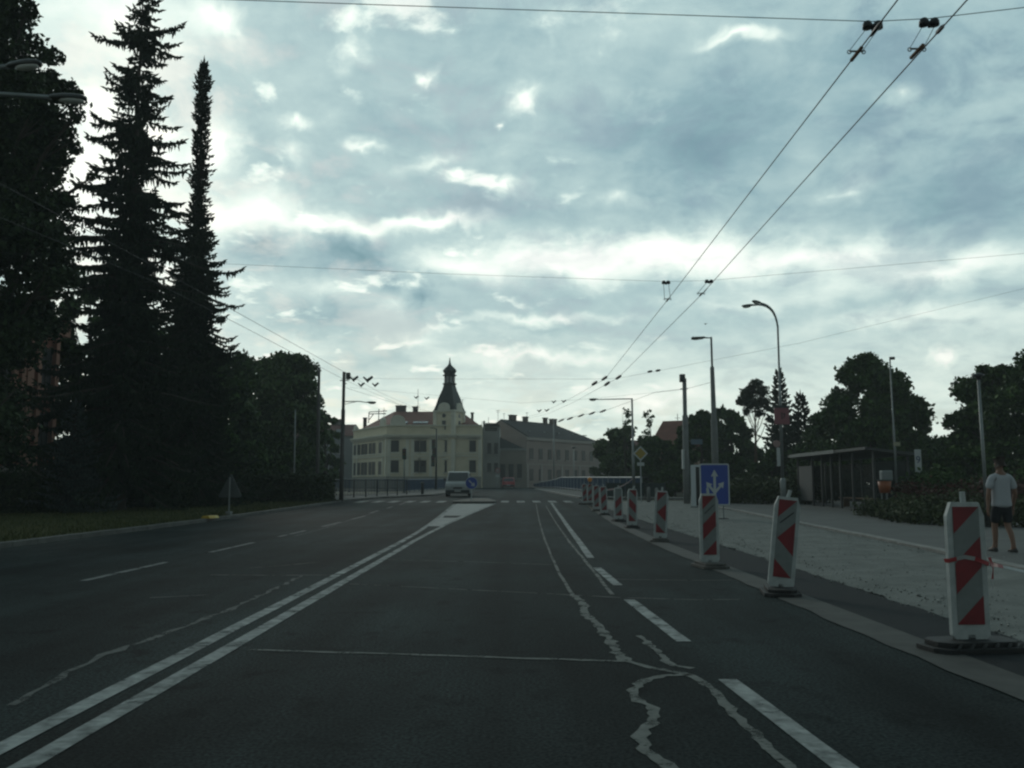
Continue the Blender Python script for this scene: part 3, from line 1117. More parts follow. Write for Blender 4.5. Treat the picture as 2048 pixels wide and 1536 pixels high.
px_tree(1350, 925, 74, 50, .05, 'low dark bush at the foot of the red-roofed house', 99, M_leaf, 5000, .3, 'bushes behind the blue lane sign', 18, None, .06, 'bush')
# two young trees with loose upright tops
for (u, vt, Y, w_, lab, sd) in ((1250, 812, 84, 16, 'young tree with a sparse leafy top beside the short lamp arm', 101), (1303, 818, 82, 16, 'young tree with a sparse leaning top left of the red-roofed house', 102)):
    px_tree(u, vt, Y, w_, 2.0, lab, sd, M_leaf2, 420, .25, GM, 12, lambda t: .4 + .5 * t, .07, 'young_tree', (.3, .6), 1.0, 10)

spruce(W(1565, 970, 72).x, 72, W(1565, 742, 72).z - zt(72), lambda h: 2.0 * (1 - h) ** .9 + .1, 'spruce tree right behind the double-headed street lamp', 111, 150, 1.5, .16, .5, M_needle, 'spruce_tree', GM, .1, 0, .24, .3)
spruce(W(1607, 970, 70).x, 70, W(1607, 790, 70).z - zt(70), lambda h: 1.9 * (1 - h) ** .8 + .1, 'shorter spruce tree beside the big broad tree', 112, 120, 1.0, .14, .5, M_needle, 'spruce_tree', GM, .15, 0, .24, .3)

# the pine with a bare stem and a flat ragged crown
xp, yp = W(1511, 970, 75).x, 75
base = grounded(xp, yp)
root = thing('pine_tree', 'pine with a tall bare stem and a ragged crown up high', 'tree', base, 0, GM)
rng = np.random.default_rng(113)
pcl = [(W(u, v, 75).x, 75 + dy, W(u, v, 75).z, r * 75 / FPX) for (u, v, r, dy) in
       ((1510, 770, 14, 0), (1500, 785, 16, .5), (1522, 784, 15, -.4), (1490, 800, 14, .2), (1530, 802, 14, .6), (1508, 808, 17, -.3), (1482, 806, 8, 0), (1538, 815, 8, .4), (1496, 822, 10, .3), (1520, 826, 10, 0), (1540, 838, 7, .3))]
mb = limb_tree(base, pcl[0][2], pcl, .15, rng, 11)
mb.build('trunk', M_bark_pine, root, True, base)
leaves('crown', clump_points(pcl, 2600, rng), .38, M_needle, rng, root, base, aspect=.35)


# low planting beside the footway: a green mass with dull red barberry behind
def planting(name, spots, n, leaf, m, seed):
    rng = np.random.default_rng(seed)
    c = spots[0]
    P = clump_points([(x, y, zt(y) + z, r) for (x, y, z, r) in spots], n, rng)
    keep = P[:, 2] > np.array([zt(y) for y in P[:, 1]]) + .05
    return struct(leaves(name, P[keep], leaf, m, rng, None, grounded(c[0], c[1], .04)), 'stuff')


def row(x0, y0, x1, y1, n, z, r, rnd):
    return [(x0 + (x1 - x0) * i / (n - 1) + rnd.uniform(-.3, .3), y0 + (y1 - y0) * i / (n - 1) + rnd.uniform(-.3, .3), z * rnd.uniform(.8, 1.15), r * rnd.uniform(.8, 1.2)) for i in range(n)]


rr = random.Random(8)
planting('low_shrubs', row(14.0, 35, 13.0, 27.6, 9, .3, .55, rr) + row(13.2, 27.4, 18, 26.2, 7, .35, .6, rr) + row(15, 34, 19, 28.5, 8, .45, .7, rr), 15000, .12, M_cover, 121)
planting('red_barberry', row(16.2, 37, 20.5, 29.6, 9, .75, .8, rr) + row(18, 37, 22, 31, 6, .8, .8, rr), 12000, .13, M_red_leaf, 122)
planting('shrub_bank', row(11.6, 53, 16.5, 50.5, 9, .6, .8, rr) + row(12, 55.5, 18, 53, 8, .8, .9, rr), 10000, .2, M_cover, 123)
ds = [(x, y, zt(y) + z, r) for (x, y, z, r) in row(17.2, 38, 21.5, 34.5, 6, 1.0, .95, rr)]
broad_tree(19.3, 36.2, ds, 7000, .16, M_leaf, 'dark green bush right of the orange litter bin', 'bushes behind the bus stop', 124, .06, 'bush')

# the wood far behind, closing the view under the crowns
rng = np.random.default_rng(131)
fw = []
for (u0, u1, Y, n, h) in ((-150, 640, 120, 26, 7.5), (1210, 2250, 118, 34, 6.0)):
    for k in range(n):
        u = u0 + (u1 - u0) * (k + rng.random()) / n
        yy = Y + rng.uniform(-6, 10)
        p = W(u, 970, yy)
        for q in range(3):
            fw.append((p.x + rng.normal() * .8, yy, zt(yy) + h * (.12 + .3 * q) * rng.uniform(.75, 1.15), rng.uniform(1.5, 2.4)))
struct(leaves('far_wood', clump_points(fw, 30000, rng), .5, M_leaf, rng, None, grounded(0, 118)), 'stuff')

# ------------------------------------------------------------------ buildings
M_yellow = mat('cream_yellow_render', (.6, .54, .39), .9, .12, .8, col2=(.68, .61, .46))
M_cream = mat('pale_cream_stucco', (.6, .58, .49), .9, .1, 1.5)
M_redroof = mat('red_clay_tiles', (.13, .04, .024), .85, .25, 1.5, bump=.6, bscale=8, col2=(.19, .062, .04))
M_darkroof = mat('dark_brown_tiles', (.032, .03, .03), .9, .25, 1.2, bump=.5, bscale=8)
M_copper = mat('dark_weathered_copper', (.014, .02, .019), .6, .3, 1.5, col2=(.026, .036, .034), spec=.3)
M_pink = mat('dusty_pink_render', (.29, .235, .21), .9, .12, .6)
M_pinkpale = mat('pale_pink_stucco', (.37, .335, .31), .9, .1, 1)
M_grey = mat('grey_render', (.27, .275, .265), .9, .15, .5)
M_grey2 = mat('grey_blue_render', (.2, .22, .23), .9, .12, .5)
M_glass = mat('window_glass', (.015, .02, .022), .3, .1, 1)
M_frame = mat('dark_window_frame', (.045, .04, .035), .6, .1)
M_whiteframe = mat('white_window_frame', (.5, .5, .48), .6, .08)
M_chim = mat('chimney_brick', (.11, .085, .078), .9, .2, 3)
M_terra = mat('terracotta_render', (.22, .085, .055), .9, .15, .7)
M_terra2 = mat('pinkish_pilaster_render', (.36, .19, .14), .9, .12, .9)
M_steel = mat('galvanised_steel', (.23, .25, .25), .5, .15, 3, metal=.6)
M_darksteel = mat('dark_painted_steel', (.045, .05, .05), .5, .2, 3)
M_blue = mat('blue_painted_steel', (.02, .055, .11), .5, .15, 3)
M_paleblue = mat('pale_painted_rail', (.27, .3, .31), .5, .12, 3)
M_shopblue = mat('blue_basement_shutter', (.03, .06, .16), .5, .15, 3)


def xz(P, d):
    """wall frame: along d, outward n"""
    d = Vector((d[0], d[1], 0)).normalized()
    return Vector((P[0], P[1], 0)), d, Vector((d.y, -d.x, 0))


def wbox(mb, o, d, n, s, z, w, h, t, off=0.0, mi=0):
    """box on a wall: centred at s along d, bottom z"""
    c = o + d * s + n * (off + t / 2) + Vector((0, 0, z + h / 2))
    rot = Matrix((d, -n, Vector((0, 0, 1)))).transposed()
    return mb.box(c, (w, t, h), mi=mi, rot=rot)


def window(root, org, o, d, n, s, z, w, h, fm, cross=True, head=None, sill=True, trim=None):
    fb = MB()
    b = .07
    for (ds, dz, ww, hh) in ((-w / 2 + b / 2, 0, b, h), (w / 2 - b / 2, 0, b, h), (0, 0, w - 2 * b, b), (0, h - b, w - 2 * b, b)):
        wbox(fb, o, d, n, s + ds, z + dz, ww, hh, .08)
    if cross:
        wbox(fb, o, d, n, s, z + b, .06, h - 2 * b, .07)
        wbox(fb, o, d, n, s, z + h * .68, w - 2 * b, .06, .075)
    win = fb.build('window', fm, root, origin=org)
    wbox(MB(), o, d, n, s, z + b, w - 2 * b, h - 2 * b, .03).build('pane', M_glass, win, origin=org)
    if sill:
        wbox(MB(), o, d, n, s, z - .13, w + .3, .13, .16).build('sill', trim or M_cream, win, origin=org)
    if head:
        wbox(MB(), o, d, n, s, z + h + .12, w + .4, .22, .18).build('lintel', trim or M_cream, win, origin=org)
    return win


def poly_offset(poly, k):
    """outset for an open facade polyline: points pushed along mean normals"""
    out = []
    for i, p in enumerate(poly):
        a = Vector(poly[max(i - 1, 0)])
        b = Vector(poly[min(i + 1, len(poly) - 1)])
        dd = (b - a)
        ds = []
        if i > 0:
            ds.append((Vector(p) - Vector(poly[i - 1])).normalized())
        if i < len(poly) - 1:
            ds.append((Vector(poly[i + 1]) - Vector(p)).normalized())
        nn = Vector((0, 0))
        for q in ds:
            nn += Vector((q.y, -q.x))
        nn.normalize()
        c = max(.4, nn.dot(Vector((ds[0].y, -ds[0].x))))
        out.append(Vector(p) + nn * (k / c))
    return out


def band(mb, line, z0, z1, depth):
    a = [Vector(p) for p in line]
    b = poly_offset(line, depth)
    for i in range(len(a) - 1):
        mb.zprism([a[i], a[i + 1], b[i + 1], b[i]], z0, z1)
    return mb


YB = 130.0
A, B_, C_, D_ = (W(705, 970, 143).x, 143.0), (W(772, 970, 130).x, 130.0), (W(868, 970, 130).x, 130.0), (W(963, 970, 130).x, 130.0)
zb = zt(130) - .2
org = Vector(((A[0] + D_[0]) / 2, 136, zb))
ZV = lambda v, Y=130: W(900, v, Y).z
town = thing('corner_house', 'cream yellow corner house with a dark pointed turret and red roof', 'building', org)
foot_ = [A, B_, D_, (D_[0], 146), (A[0] + 4, 158)]
MB().zprism(foot_, zb, ZV(850)).build('wall', M_yellow, town, origin=org)
front = [A, B_, D_]
mb = MB()
band(mb, front, ZV(878), ZV(875), .18)
band(mb, front, ZV(875) + .003, ZV(872), .42)
band(mb, front, ZV(872) + .003, ZV(869), .6)
band(mb, front, ZV(852), ZV(849.5), .2)
mb.build('cornice', M_cream, town, origin=org)
mb = MB()
band(mb, front, ZV(913), ZV(910), .16)
band(mb, front, ZV(907.5), ZV(905.5), .12)
mb.build('string_course', M_cream, town, origin=org)
band(MB(), front, zb, ZV(953), .12).build('plinth', mat('grey_plinth', (.27, .26, .22), .9, .15, 1), town, origin=org)
# attic parapet with small gables
o1, d1, n1 = xz(A, (B_[0] - A[0], B_[1] - A[1]))
o2, d2, n2 = xz(B_, (1, 0))
LW = math.hypot(B_[0] - A[0], B_[1] - A[1])
for (o, d, n, s, w, h) in ((o1, d1, n1, .6, 1.0, .75), (o1, d1, n1, LW - 2.0, 1.6, 1.25), (o2, d2, n2, 1.55, 2.1, 1.5)):
    rot = [(s - w / 2, 0), (s + w / 2, 0)] + [(s + w / 2 * math.cos(t), h * (.35 + .65 * math.sin(t))) for t in [PI * k / 8 for k in range(9)]]
    MB().prism(rot, lambda p, t: o + d * p[0] - n * t + Vector((0, 0, ZV(850.5) + p[1])), -.05, .35).build('attic_gable', M_cream, town, origin=org)
# pilasters
for (o, d, n, s) in [(o1, d1, n1, q) for q in (.25, 1.9, LW - 1.5, LW - .25)] + [(o2, d2, n2, q) for q in (.35, 3.0, 3.75, 6.4, D_[0] - B_[0] - .25)]:
    wbox(MB(), o, d, n, s, ZV(953), .48, ZV(879) - ZV(953), .1).build('pilaster', M_cream, town, origin=org)
for k, s in enumerate((1.1, 2.9, 4.6, 6.1, 8.0, 9.6, 12.3)):
    for (v1, v2) in ((906, 883), (949, 922)):
        z1, z2 = ZV(v1), ZV(v2)
        window(town, org, o1, d1, n1, s, z1, 1.15, z2 - z1, M_frame, True, None)
for s, w in ((W(789, 970, 130).x, 1.15), (W(831.5, 970, 130).x, .95), (W(845.5, 970, 130).x, .95), (W(945, 970, 130).x, .95)):
    for (v1, v2) in ((904, 881), (945, 921)):
        z1, z2 = ZV(v1), ZV(v2)
        window(town, org, o2, d2, n2, s - B_[0], z1, w, z2 - z1, M_frame, True, True)
mb = MB()
for u0, u1 in ((822, 856), (880, 905)):
    x0, x1 = W(u0, 970, 130).x, W(u1, 970, 130).x
    wbox(mb, o2, d2, n2, (x0 + x1) / 2 - B_[0], ZV(973), x1 - x0, .55, .1, .121)
mb.build('basement_window', M_shopblue, town, origin=org)
# roof behind the parapet
zr, z9 = ZV(851), ZV(822, 137)
rv = [(A[0] + .5, A[1] + .2, zr), (B_[0] + .4, B_[1] + .5, zr), (D_[0] - .2, D_[1] + .5, zr), (D_[0] - .2, 145.8, zr), (A[0] + 4.2, 157.6, zr),
      (A[0] + 5.0, 149.5, z9 - .6), (W(800, 0, 138).x, 138.2, z9), (W(935, 0, 138).x - .6, 138, z9)]
mb = MB().add(rv, [(0, 1, 6, 5), (1, 2, 7, 6), (2, 3, 7), (3, 4, 5, 6, 7), (4, 0, 5), (0, 4, 3, 2, 1)])
roof = mb.build('roof', M_redroof, town, origin=org)
# skylights sit on the roof slopes
e1 = (Vector(rv[6]) - Vector(rv[1]))
for uu, vv in ((808, 846), (829, 846), (838, 846), (849, 846)):
    x = W(uu, 970, 131.5).x
    t = .2
    p = Vector((x, 130.5 + 7.6 * t, zr + (z9 - zr) * t))
    nrm = Vector((0, -(z9 - zr), 7.6)).normalized()
    rotm = Matrix((Vector((1, 0, 0)), nrm.cross(Vector((1, 0, 0))), nrm)).transposed()
    fr = MB().box(p, (.75, 1.1, .16), rot=rotm).build('skylight', M_steel, roof, origin=org)
    MB().box(p + nrm * .09, (.6, .92, .03), rot=rotm).build('pane', mat('skylight_glass', (.1, .12, .13), .05, .05, 1), fr, origin=org)
for k in range(2):
    t = .25 + .32 * k
    p = Vector(rv[0]).lerp(Vector(rv[1]), t).lerp(Vector(rv[5]).lerp(Vector(rv[6]), t), .35)
    nrm = (Vector(rv[1]) - Vector(rv[0])).cross(Vector(rv[5]) - Vector(rv[0])).normalized()
    if nrm.z < 0:
        nrm = -nrm
    tx = (Vector(rv[1]) - Vector(rv[0])).normalized()
    rotm = Matrix((tx, nrm.cross(tx), nrm)).transposed()
    fr = MB().box(p, (.9, 1.3, .16), rot=rotm).build('skylight', M_steel, roof, origin=org)
    MB().box(p + nrm * .09, (.75, 1.1, .03), rot=rotm).build('pane', MATS['skylight_glass'], fr, origin=org)
for (u0, u1, v0, v1, Y) in ((792, 812, 814, 832, 139.5), (826, 835, 816, 826, 139), (942, 947, 828, 846, 140), (727, 733, 838, 850, 147)):
    a, b = W(u0, v1, Y), W(u1, v0, Y)
    m_ = MB().box(((a.x + b.x) / 2, Y, (a.z + b.z) / 2 - .3), (b.x - a.x, .9, b.z - a.z + .8))
    m_.box(((a.x + b.x) / 2, Y, b.z + .15), (b.x - a.x + .16, 1.06, .14))
    m_.build('chimney', M_chim, roof, origin=org)


def aerial(root, org, u, v0, v1, Y, bars=(), nm='aerial'):
    a, b = W(u, v0, Y), W(u, v1, Y)
    m_ = MB().tube([a, b], .035, 5)
    for (vv, hw) in bars:
        p = W(u, vv, Y)
        m_.tube([p - Vector((hw, 0, 0)), p + Vector((hw, 0, 0))], .025, 5)
    return m_.build(nm, M_darksteel, root, origin=org)


aerial(town, org, 836, 824, 778, 139, ((815, .35), (812, .3)))
aerial(town, org, 768, 842, 815, 142, ((828, .35), (820, .3), (834, .25)))
mb = MB()
for (u0, v0, u1, v1) in ((737, 846, 738, 824), (738, 824, 774, 822), (737, 828, 772, 827), (757, 842, 758, 818), (747, 828, 738, 840)):
    mb.tube([W(u0, v0, 143), W(u1, v1, 143)], .07, 5)
mb.build('aerial_frame', M_darksteel, town, origin=org)
aerial(town, org, 925, 848, 799, 140, ((799, .4),))
aerial(town, org, 964, 852, 843, 133, ())

# turret: a square bay turned a little, gables, steep copper roof, lantern, onion and spire
tz = R(-24)
tcx, tcy = W(897.5, 970, 131.4).x, 131.6
TM = Matrix.Rotation(tz, 3, 'Z')
tw = 3.3
zg = ZV(822)
tower = MB().box((tcx, tcy, (zb + zg) / 2), (tw, tw, zg - zb), rz=tz).build('turret', M_yellow, town, origin=org)
mb = MB()
for z, k, h in ((ZV(875), .5, .2), (ZV(872) + .004, .95, .22), (ZV(911), .28, .2), (zg - .1, .3, .25)):
    mb.box((tcx, tcy, z + h / 2), (tw + k, tw + k, h), rz=tz)
mb.build('turret_moulding', M_cream, tower, origin=org)
mb = MB()
for sx_ in (-1, 1):
    for sy_ in (-1, 1):
        c = Vector((tcx, tcy, 0)) + TM @ Vector((sx_ * (tw / 2 - .18), sy_ * (tw / 2 - .18), 0))
        mb.box((c.x, c.y, (ZV(868) + zg) / 2), (.55, .55, zg - ZV(868)), rz=tz)
        mb.box((c.x, c.y, (zb + ZV(879)) / 2), (.5, .5, ZV(879) - zb), rz=tz)
mb.build('turret_corner', M_cream, tower, origin=org)
faces_ = []
for q in range(4):
    Rq = Matrix.Rotation(tz + q * PI / 2, 3, 'Z')
    d = Rq @ Vector((1, 0, 0))
    n = Rq @ Vector((0, -1, 0))
    o = Vector((tcx, tcy, 0)) + n * (tw / 2) - d * (tw / 2)
    faces_.append((o, d, n))
for q, (o, d, n) in enumerate(faces_):
    mb = MB()
    gpoly = [(tw / 2 - 1.0, 0), (tw / 2 + 1.0, 0)] + [(tw / 2 + 1.0 * math.cos(t), .25 + 1.0 * math.sin(t)) for t in [PI * k / 12 for k in range(13)]]
    mb.prism(gpoly, lambda p, t: o + d * p[0] - n * t + Vector((0, 0, zg + p[1])), -.12, .5)
    mb.build('turret_gable', M_cream, tower, origin=org)
    if q in (0, 1, 3):
        wb = MB()
        wb.prism([(tw / 2 + .3 * math.cos(t), .3 * math.sin(t)) for t in [2 * PI * k / 14 for k in range(14)]], lambda p, t: o + d * p[0] + n * t + Vector((0, 0, ZV(831) + p[1])), .0, .06)
        wb.build('round_window', M_glass, tower, origin=org)
        wb = MB()
        wbox(wb, o, d, n, tw / 2, ZV(859), .62, ZV(841) - ZV(859), .05)
        wb.build('slit_window', M_glass, tower, origin=org)
    if q in (0, 1):
        for (v1, v2) in ((904, 881), (945, 921)):
            window(tower, org, o, d, n, tw / 2, ZV(v1), 1.05, ZV(v2) - ZV(v1), M_frame, True, True)
r2 = math.sqrt(2)
mb = MB()
prof = [(tw / 2 * r2 * 1.06, zg + .02), (2.1, ZV(810)), (1.72, ZV(795)), (1.14, ZV(778)), (.9, ZV(767.5))]
mb.lathe(prof, (tcx, tcy, 0), 4, rot0=tz + PI / 4)
mb.build('turret_roof', M_copper, tower, origin=org)
mb = MB()
mb.lathe([(.9, ZV(767.4)), (1.06, ZV(766.5)), (1.06, ZV(764.5)), (.8, ZV(763.8))], (tcx, tcy, 0), 8, rot0=tz)
for k in range(8):
    w = tz + 2 * PI * k / 8 + PI / 8
    p = Vector((tcx + .72 * math.cos(w), tcy + .72 * math.sin(w), 0))
    mb.tube([p + Vector((0, 0, ZV(764))), p + Vector((0, 0, ZV(749.5)))], .085, 6)
mb.lathe([(.72, ZV(750.5)), (1.02, ZV(749)), (1.04, ZV(747.6)), (.8, ZV(747)), (.8, ZV(744.2)), (.95, ZV(741.5)), (1.0, ZV(739)), (.9, ZV(736)), (.62, ZV(732)), (.34, ZV(728.5)), (.17, ZV(725)), (.1, ZV(720)), (.05, ZV(712))], (tcx, tcy, 0), 12, rot0=tz)
lan = mb.build('lantern', M_copper, tower, origin=org)
MB().lathe([(.52, ZV(764)), (.52, ZV(750))], (tcx, tcy, 0), 8, rot0=tz).build('louvres', mat('pale_louvres', (.42, .42, .42), .8), lan, origin=org)
MB().ball((tcx, tcy, ZV(720)), .13, 8, 6).build('finial', M_copper, lan, origin=org)

# neighbour houses -------------------------------------------------
o_ = Vector((W(980, 0, 138).x, 138, zb))
gh = thing('narrow_house', 'narrow plain grey house squeezed against the yellow corner house', 'building', o_)
x0, x1 = D_[0] + .06, W(999, 970, 134).x
ZG = lambda v: W(980, v, 134).z
MB().zprism([(x0, 134), (x1, 134), (x1, 144), (x0, 144)], zb, ZG(853)).build('wall', M_grey, gh, origin=o_)
m_ = MB().box(((x0 + x1) / 2, 138.9, ZG(853) + .14), (x1 - x0 - .02, 10.4, .28))
m_.box(((x0 + x1) / 2, 139.4, ZG(853) + .45), (x1 - x0 - .6, 8, .34))
m_.build('roof', M_darkroof, gh, origin=o_)
oo, dd, nn = xz((x0, 134), (1, 0))
for (v1, v2) in ((908, 886), (944, 926)):
    for s in (.95, 1.95):
        window(gh, o_, oo, dd, nn, s, ZG(v1), .6, ZG(v2) - ZG(v1), M_frame, False, None, True, M_grey)
window(gh, o_, oo, dd, nn, (x1 - x0) / 2, ZG(862), 1.8, .5, M_frame, False, None, False)
aerial(gh, o_, 977, 853, 834, 136, ())
wbox(MB(), oo, dd, nn, .16, zb, .3, ZG(842) - zb, .3).build('party_wall', M_darksteel and M_grey, gh, origin=o_)

o_ = Vector((W(1026, 0, 139).x, 140, zb))
lo = thing('low_house', 'low brownish house with a greenish gable roof between taller houses', 'building', o_)
x0, x1 = W(999, 970, 137).x + .05, W(1053, 970, 137).x
ZL = lambda v: W(1026, v, 137).z
MB().zprism([(x0, 137), (x1, 137), (x1, 143), (x0, 143)], zb, ZL(899)).build('wall', mat('brownish_render', (.25, .225, .195), .9, .15, .6), lo, origin=o_)
mb = MB().add([(x0, 136.8, ZL(899)), (x1, 136.8, ZL(899)), (x1, 143, ZL(899)), (x0, 143, ZL(899)), (x0, 143, ZL(872)), (x0, 139, ZL(873)), (x1 - 1.0, 143, ZL(897))],
              [(0, 1, 5), (1, 6, 4, 5), (0, 5, 4, 3), (1, 2, 6), (0, 3, 2, 1), (2, 3, 4, 6)])
mb.build('roof', M_copper, lo, origin=o_)
wbox(MB(), *xz((x0, 137), (1, 0)), (x1 - x0) / 2, ZL(901), x1 - x0, .3, .25).build('cornice', M_grey, lo, origin=o_)
oo, dd, nn = xz((x0, 137), (1, 0))
for u in (1007, 1022.5, 1038):
    window(lo, o_, oo, dd, nn, W(u, 0, 137).x - x0, ZL(956), .75, ZL(928) - ZL(956), M_frame, True, None, True, M_grey)

# long pinkish house on the far corner
P1, P2 = Vector((W(1053, 970, 145).x, 145, 0)), Vector((W(1191, 970, 161).x, 161, 0))
dL = (P2 - P1).normalized()
nB = Vector((-dL.y, dL.x, 0))
wd = 11.0
P4, P3 = P1 + nB * wd, P2 + nB * wd
o_ = Vector(((P1.x + P2.x) / 2, (P1.y + P2.y) / 2, zb))
pk = thing('long_house', 'long dusty pink house with a dark tiled roof and four chimneys', 'building', o_)
ze = W(1053, 874, 145).z
zrd = W(998, 838, 148.4).z
LL = (P2 - P1).length
mb = MB().zprism([(p.x, p.y) for p in (P1, P2, P3, P4)], zb, ze)
G1 = (P1 + P4) / 2
mb.add([P1 + Vector((0, 0, ze)), P4 + Vector((0, 0, ze)), G1 + Vector((0, 0, zrd - .25)), P1 + dL * .3 + Vector((0, 0, ze)), P4 + dL * .3 + Vector((0, 0, ze)), G1 + dL * .3 + Vector((0, 0, zrd - .25))],
       [(0, 1, 2), (3, 5, 4), (0, 2, 5, 3), (1, 4, 5, 2)])
mb.build('wall', M_pink, pk, origin=o_)
E = .35
R1 = G1 + dL * .3
R2 = (P2 + P3) / 2 - dL * 5.2
a1, a2, a3, a4 = P1 - nB * E + dL * .3, P2 - nB * E + dL * E, P3 + nB * E + dL * E, P4 + nB * E + dL * .3
zz = lambda p, z: Vector((p.x, p.y, z))
mb = MB().add([zz(a1, ze + .05), zz(a2, ze + .05), zz(a3, ze + .05), zz(a4, ze + .05), zz(R1, zrd), zz(R2, zrd)],
              [(0, 1, 5, 4), (1, 2, 5), (2, 3, 4, 5), (3, 0, 4), (0, 3, 2, 1)])
prf = mb.build('roof', M_darkroof, pk, origin=o_)
oo, dd, nn = xz((P1.x, P1.y), (dL.x, dL.y))
wbox(MB(), oo, dd, nn, LL / 2, ze - .45, LL + .2, .45, .28).build('cornice', M_pinkpale, pk, origin=o_)
wbox(MB(), oo, dd, nn, LL / 2, zb + 3.9, LL, .16, .1).build('string_course', M_pinkpale, pk, origin=o_)
for s in np.linspace(1.3, LL - 1.3, 8):
    window(pk, o_, oo, dd, nn, float(s), zb + 4.8, .95, 1.75, M_frame, True, None, True, M_pinkpale)
    window(pk, o_, oo, dd, nn, float(s), zb + 1.3, .95, 1.9, M_frame, True, None, True, M_pinkpale)
for s in (.25, 4.0, 9.9, 15.2, LL - .25):
    wbox(MB(), oo, dd, nn, s, zb, .42, 3.9, .12).build('pilaster', M_pinkpale, pk, origin=o_)
for u, w_, vtop in ((1025, 1.15, 832), (1051, .85, 835.5), (1090, .75, 837.5), (1113, 1.2, 840)):
    # on the ridge
    t = min(range(101), key=lambda k: abs(1024 + FPX * (R1.lerp(R2, k / 100).x / R1.lerp(R2, k / 100).y) - u)) / 100
    p = R1.lerp(R2, t)
    zc = W(u, vtop, p.y).z
    m_ = MB().box((p.x, p.y, (zc + zrd) / 2 - .4), (w_, w_ * .7, zc - zrd + 1.0), rz=math.atan2(dL.y, dL.x))
    m_.box((p.x, p.y, zc + .12), (w_ + .16, w_ * .7 + .16, .14), rz=math.atan2(dL.y, dL.x))
    m_.build('chimney', M_chim, prf, origin=o_)
aerial(pk, o_, 996, 842, 820, 149, ((824, .3), (821, .4)))
aerial(pk, o_, 1008, 838, 826, 150, ((828, .25),))
aerial(pk, o_, 1054, 840, 824, 154, ((826, .3),))
for k in range(5):
    s = 2.5 + k * 4.2
    p = P1 + dL * s + nB * 1.6
    q = zz(p, ze + (zrd - ze) * (1.6 + E) / (wd / 2 + E) + .06)
    MB().box(q, (.5, .7, .14), rz=math.atan2(dL.y, dL.x)).build('roof_light', M_steel, prf, origin=o_)

# house behind the left trolley pole, with a dark red roof
o_ = Vector((W(630, 0, 152).x, 155, zb))
lh = thing('grey_house', 'bluish grey house with a dark red roof left of the yellow corner house', 'building', o_)
x0, x1 = W(540, 970, 150).x, W(707, 970, 150).x
ZH = lambda v: W(680, v, 150).z
MB().zprism([(x0, 150), (x1, 150), (x1 - .5, 160), (x0, 160)], zb, ZH(872)).build('wall', M_grey2, lh, origin=o_)
mb = MB().add([(x0 - .3, 149.6, ZH(872)), (x1 + .2, 149.6, ZH(872)), (x1 + .2, 160.3, ZH(872)), (x0 - .3, 160.3, ZH(872)), (x0 + 4, 155, ZH(845)), (x1 - .6, 155, ZH(845))],
              [(0, 1, 5, 4), (1, 2, 5), (2, 3, 4, 5), (3, 0, 4), (0, 3, 2, 1)])
lr = mb.build('roof', mat('dark_red_tiles', (.13, .05, .04), .9, .25, 1.3), lh, origin=o_)
p = Vector((W(693, 0, 150).x, 151.4, ZH(872) + (ZH(845) - ZH(872)) * .34))
fr = MB().box(p, (.9, 1.3, .16), rot=Matrix.Rotation(R(40), 3, 'X')).build('skylight', M_steel, lr, origin=o_)
oo, dd, nn = xz((x0, 150), (1, 0))
for u in (668, 684, 699):
    for (v1, v2) in ((908, 890), (948, 928)):
        window(lh, o_, oo, dd, nn, W(u, 0, 150).x - x0, ZH(v1), 1.0, ZH(v2) - ZH(v1), M_whiteframe, True, None, True, M_grey2)
for u in (668, 690, 701):
    m_ = MB().box((W(u, 0, 155).x, 155, ZH(843)), (.9, .8, 1.5)).build('chimney', M_chim, lr, origin=o_)

# red-roofed house on the right, mostly behind trees
o_ = Vector((W(1350, 0, 98).x, 100, zt(98)))
rh = thing('red_roofed_house', 'house with a red tiled gable roof rising over the trees', 'building', o_)
ZR = lambda v: W(1340, v, 96).z
xa, xb = W(1318, 0, 96).x, W(1440, 0, 96).x
hw = 4.2
gpl = [(-hw, zt(96)), (hw, zt(96)), (hw, ZR(893)), (0, ZR(850)), (-hw, ZR(893))]
rzr = R(-28)
rot_ = Matrix.Rotation(rzr, 3, 'Z')
ctr = Vector((xa + .1, 97, 0))
loc = lambda x, y, z: ctr + rot_ @ Vector((x, y, 0)) + Vector((0, 0, z))
MB().prism(gpl, lambda p, t: loc(t, p[0], p[1]), 0, 4.6).build('wall', mat('ochre_brown_render', (.24, .17, .12), .9, .15, .7), rh, origin=o_)
mb = MB()
for sg in (-1, 1):
    q = [loc(-.4, sg * (hw + .4), ZR(897)), loc(5.0, sg * (hw + .4), ZR(897)), loc(5.0, 0, ZR(844)), loc(-.4, 0, ZR(844))]
    up = Vector((0, 0, .18))
    mb.add(q + [p + up for p in q], [(0, 1, 2, 3), (4, 7, 6, 5), (0, 4, 5, 1), (2, 6, 7, 3), (0, 3, 7, 4), (1, 5, 6, 2)])
mb.build('roof', M_redroof, rh, origin=o_)
oo, dd, nn = xz((loc(0, hw, 0).x, loc(0, hw, 0).y), (rot_ @ Vector((0, -1, 0))).to_2d())
for s in (2.6, 5.4):
    window(rh, o_, oo, dd, nn, s, ZR(925), 1.0, 1.4, M_whiteframe, True)
aerial(rh, o_, 1355, 850, 828, 97, ((836, .3),))

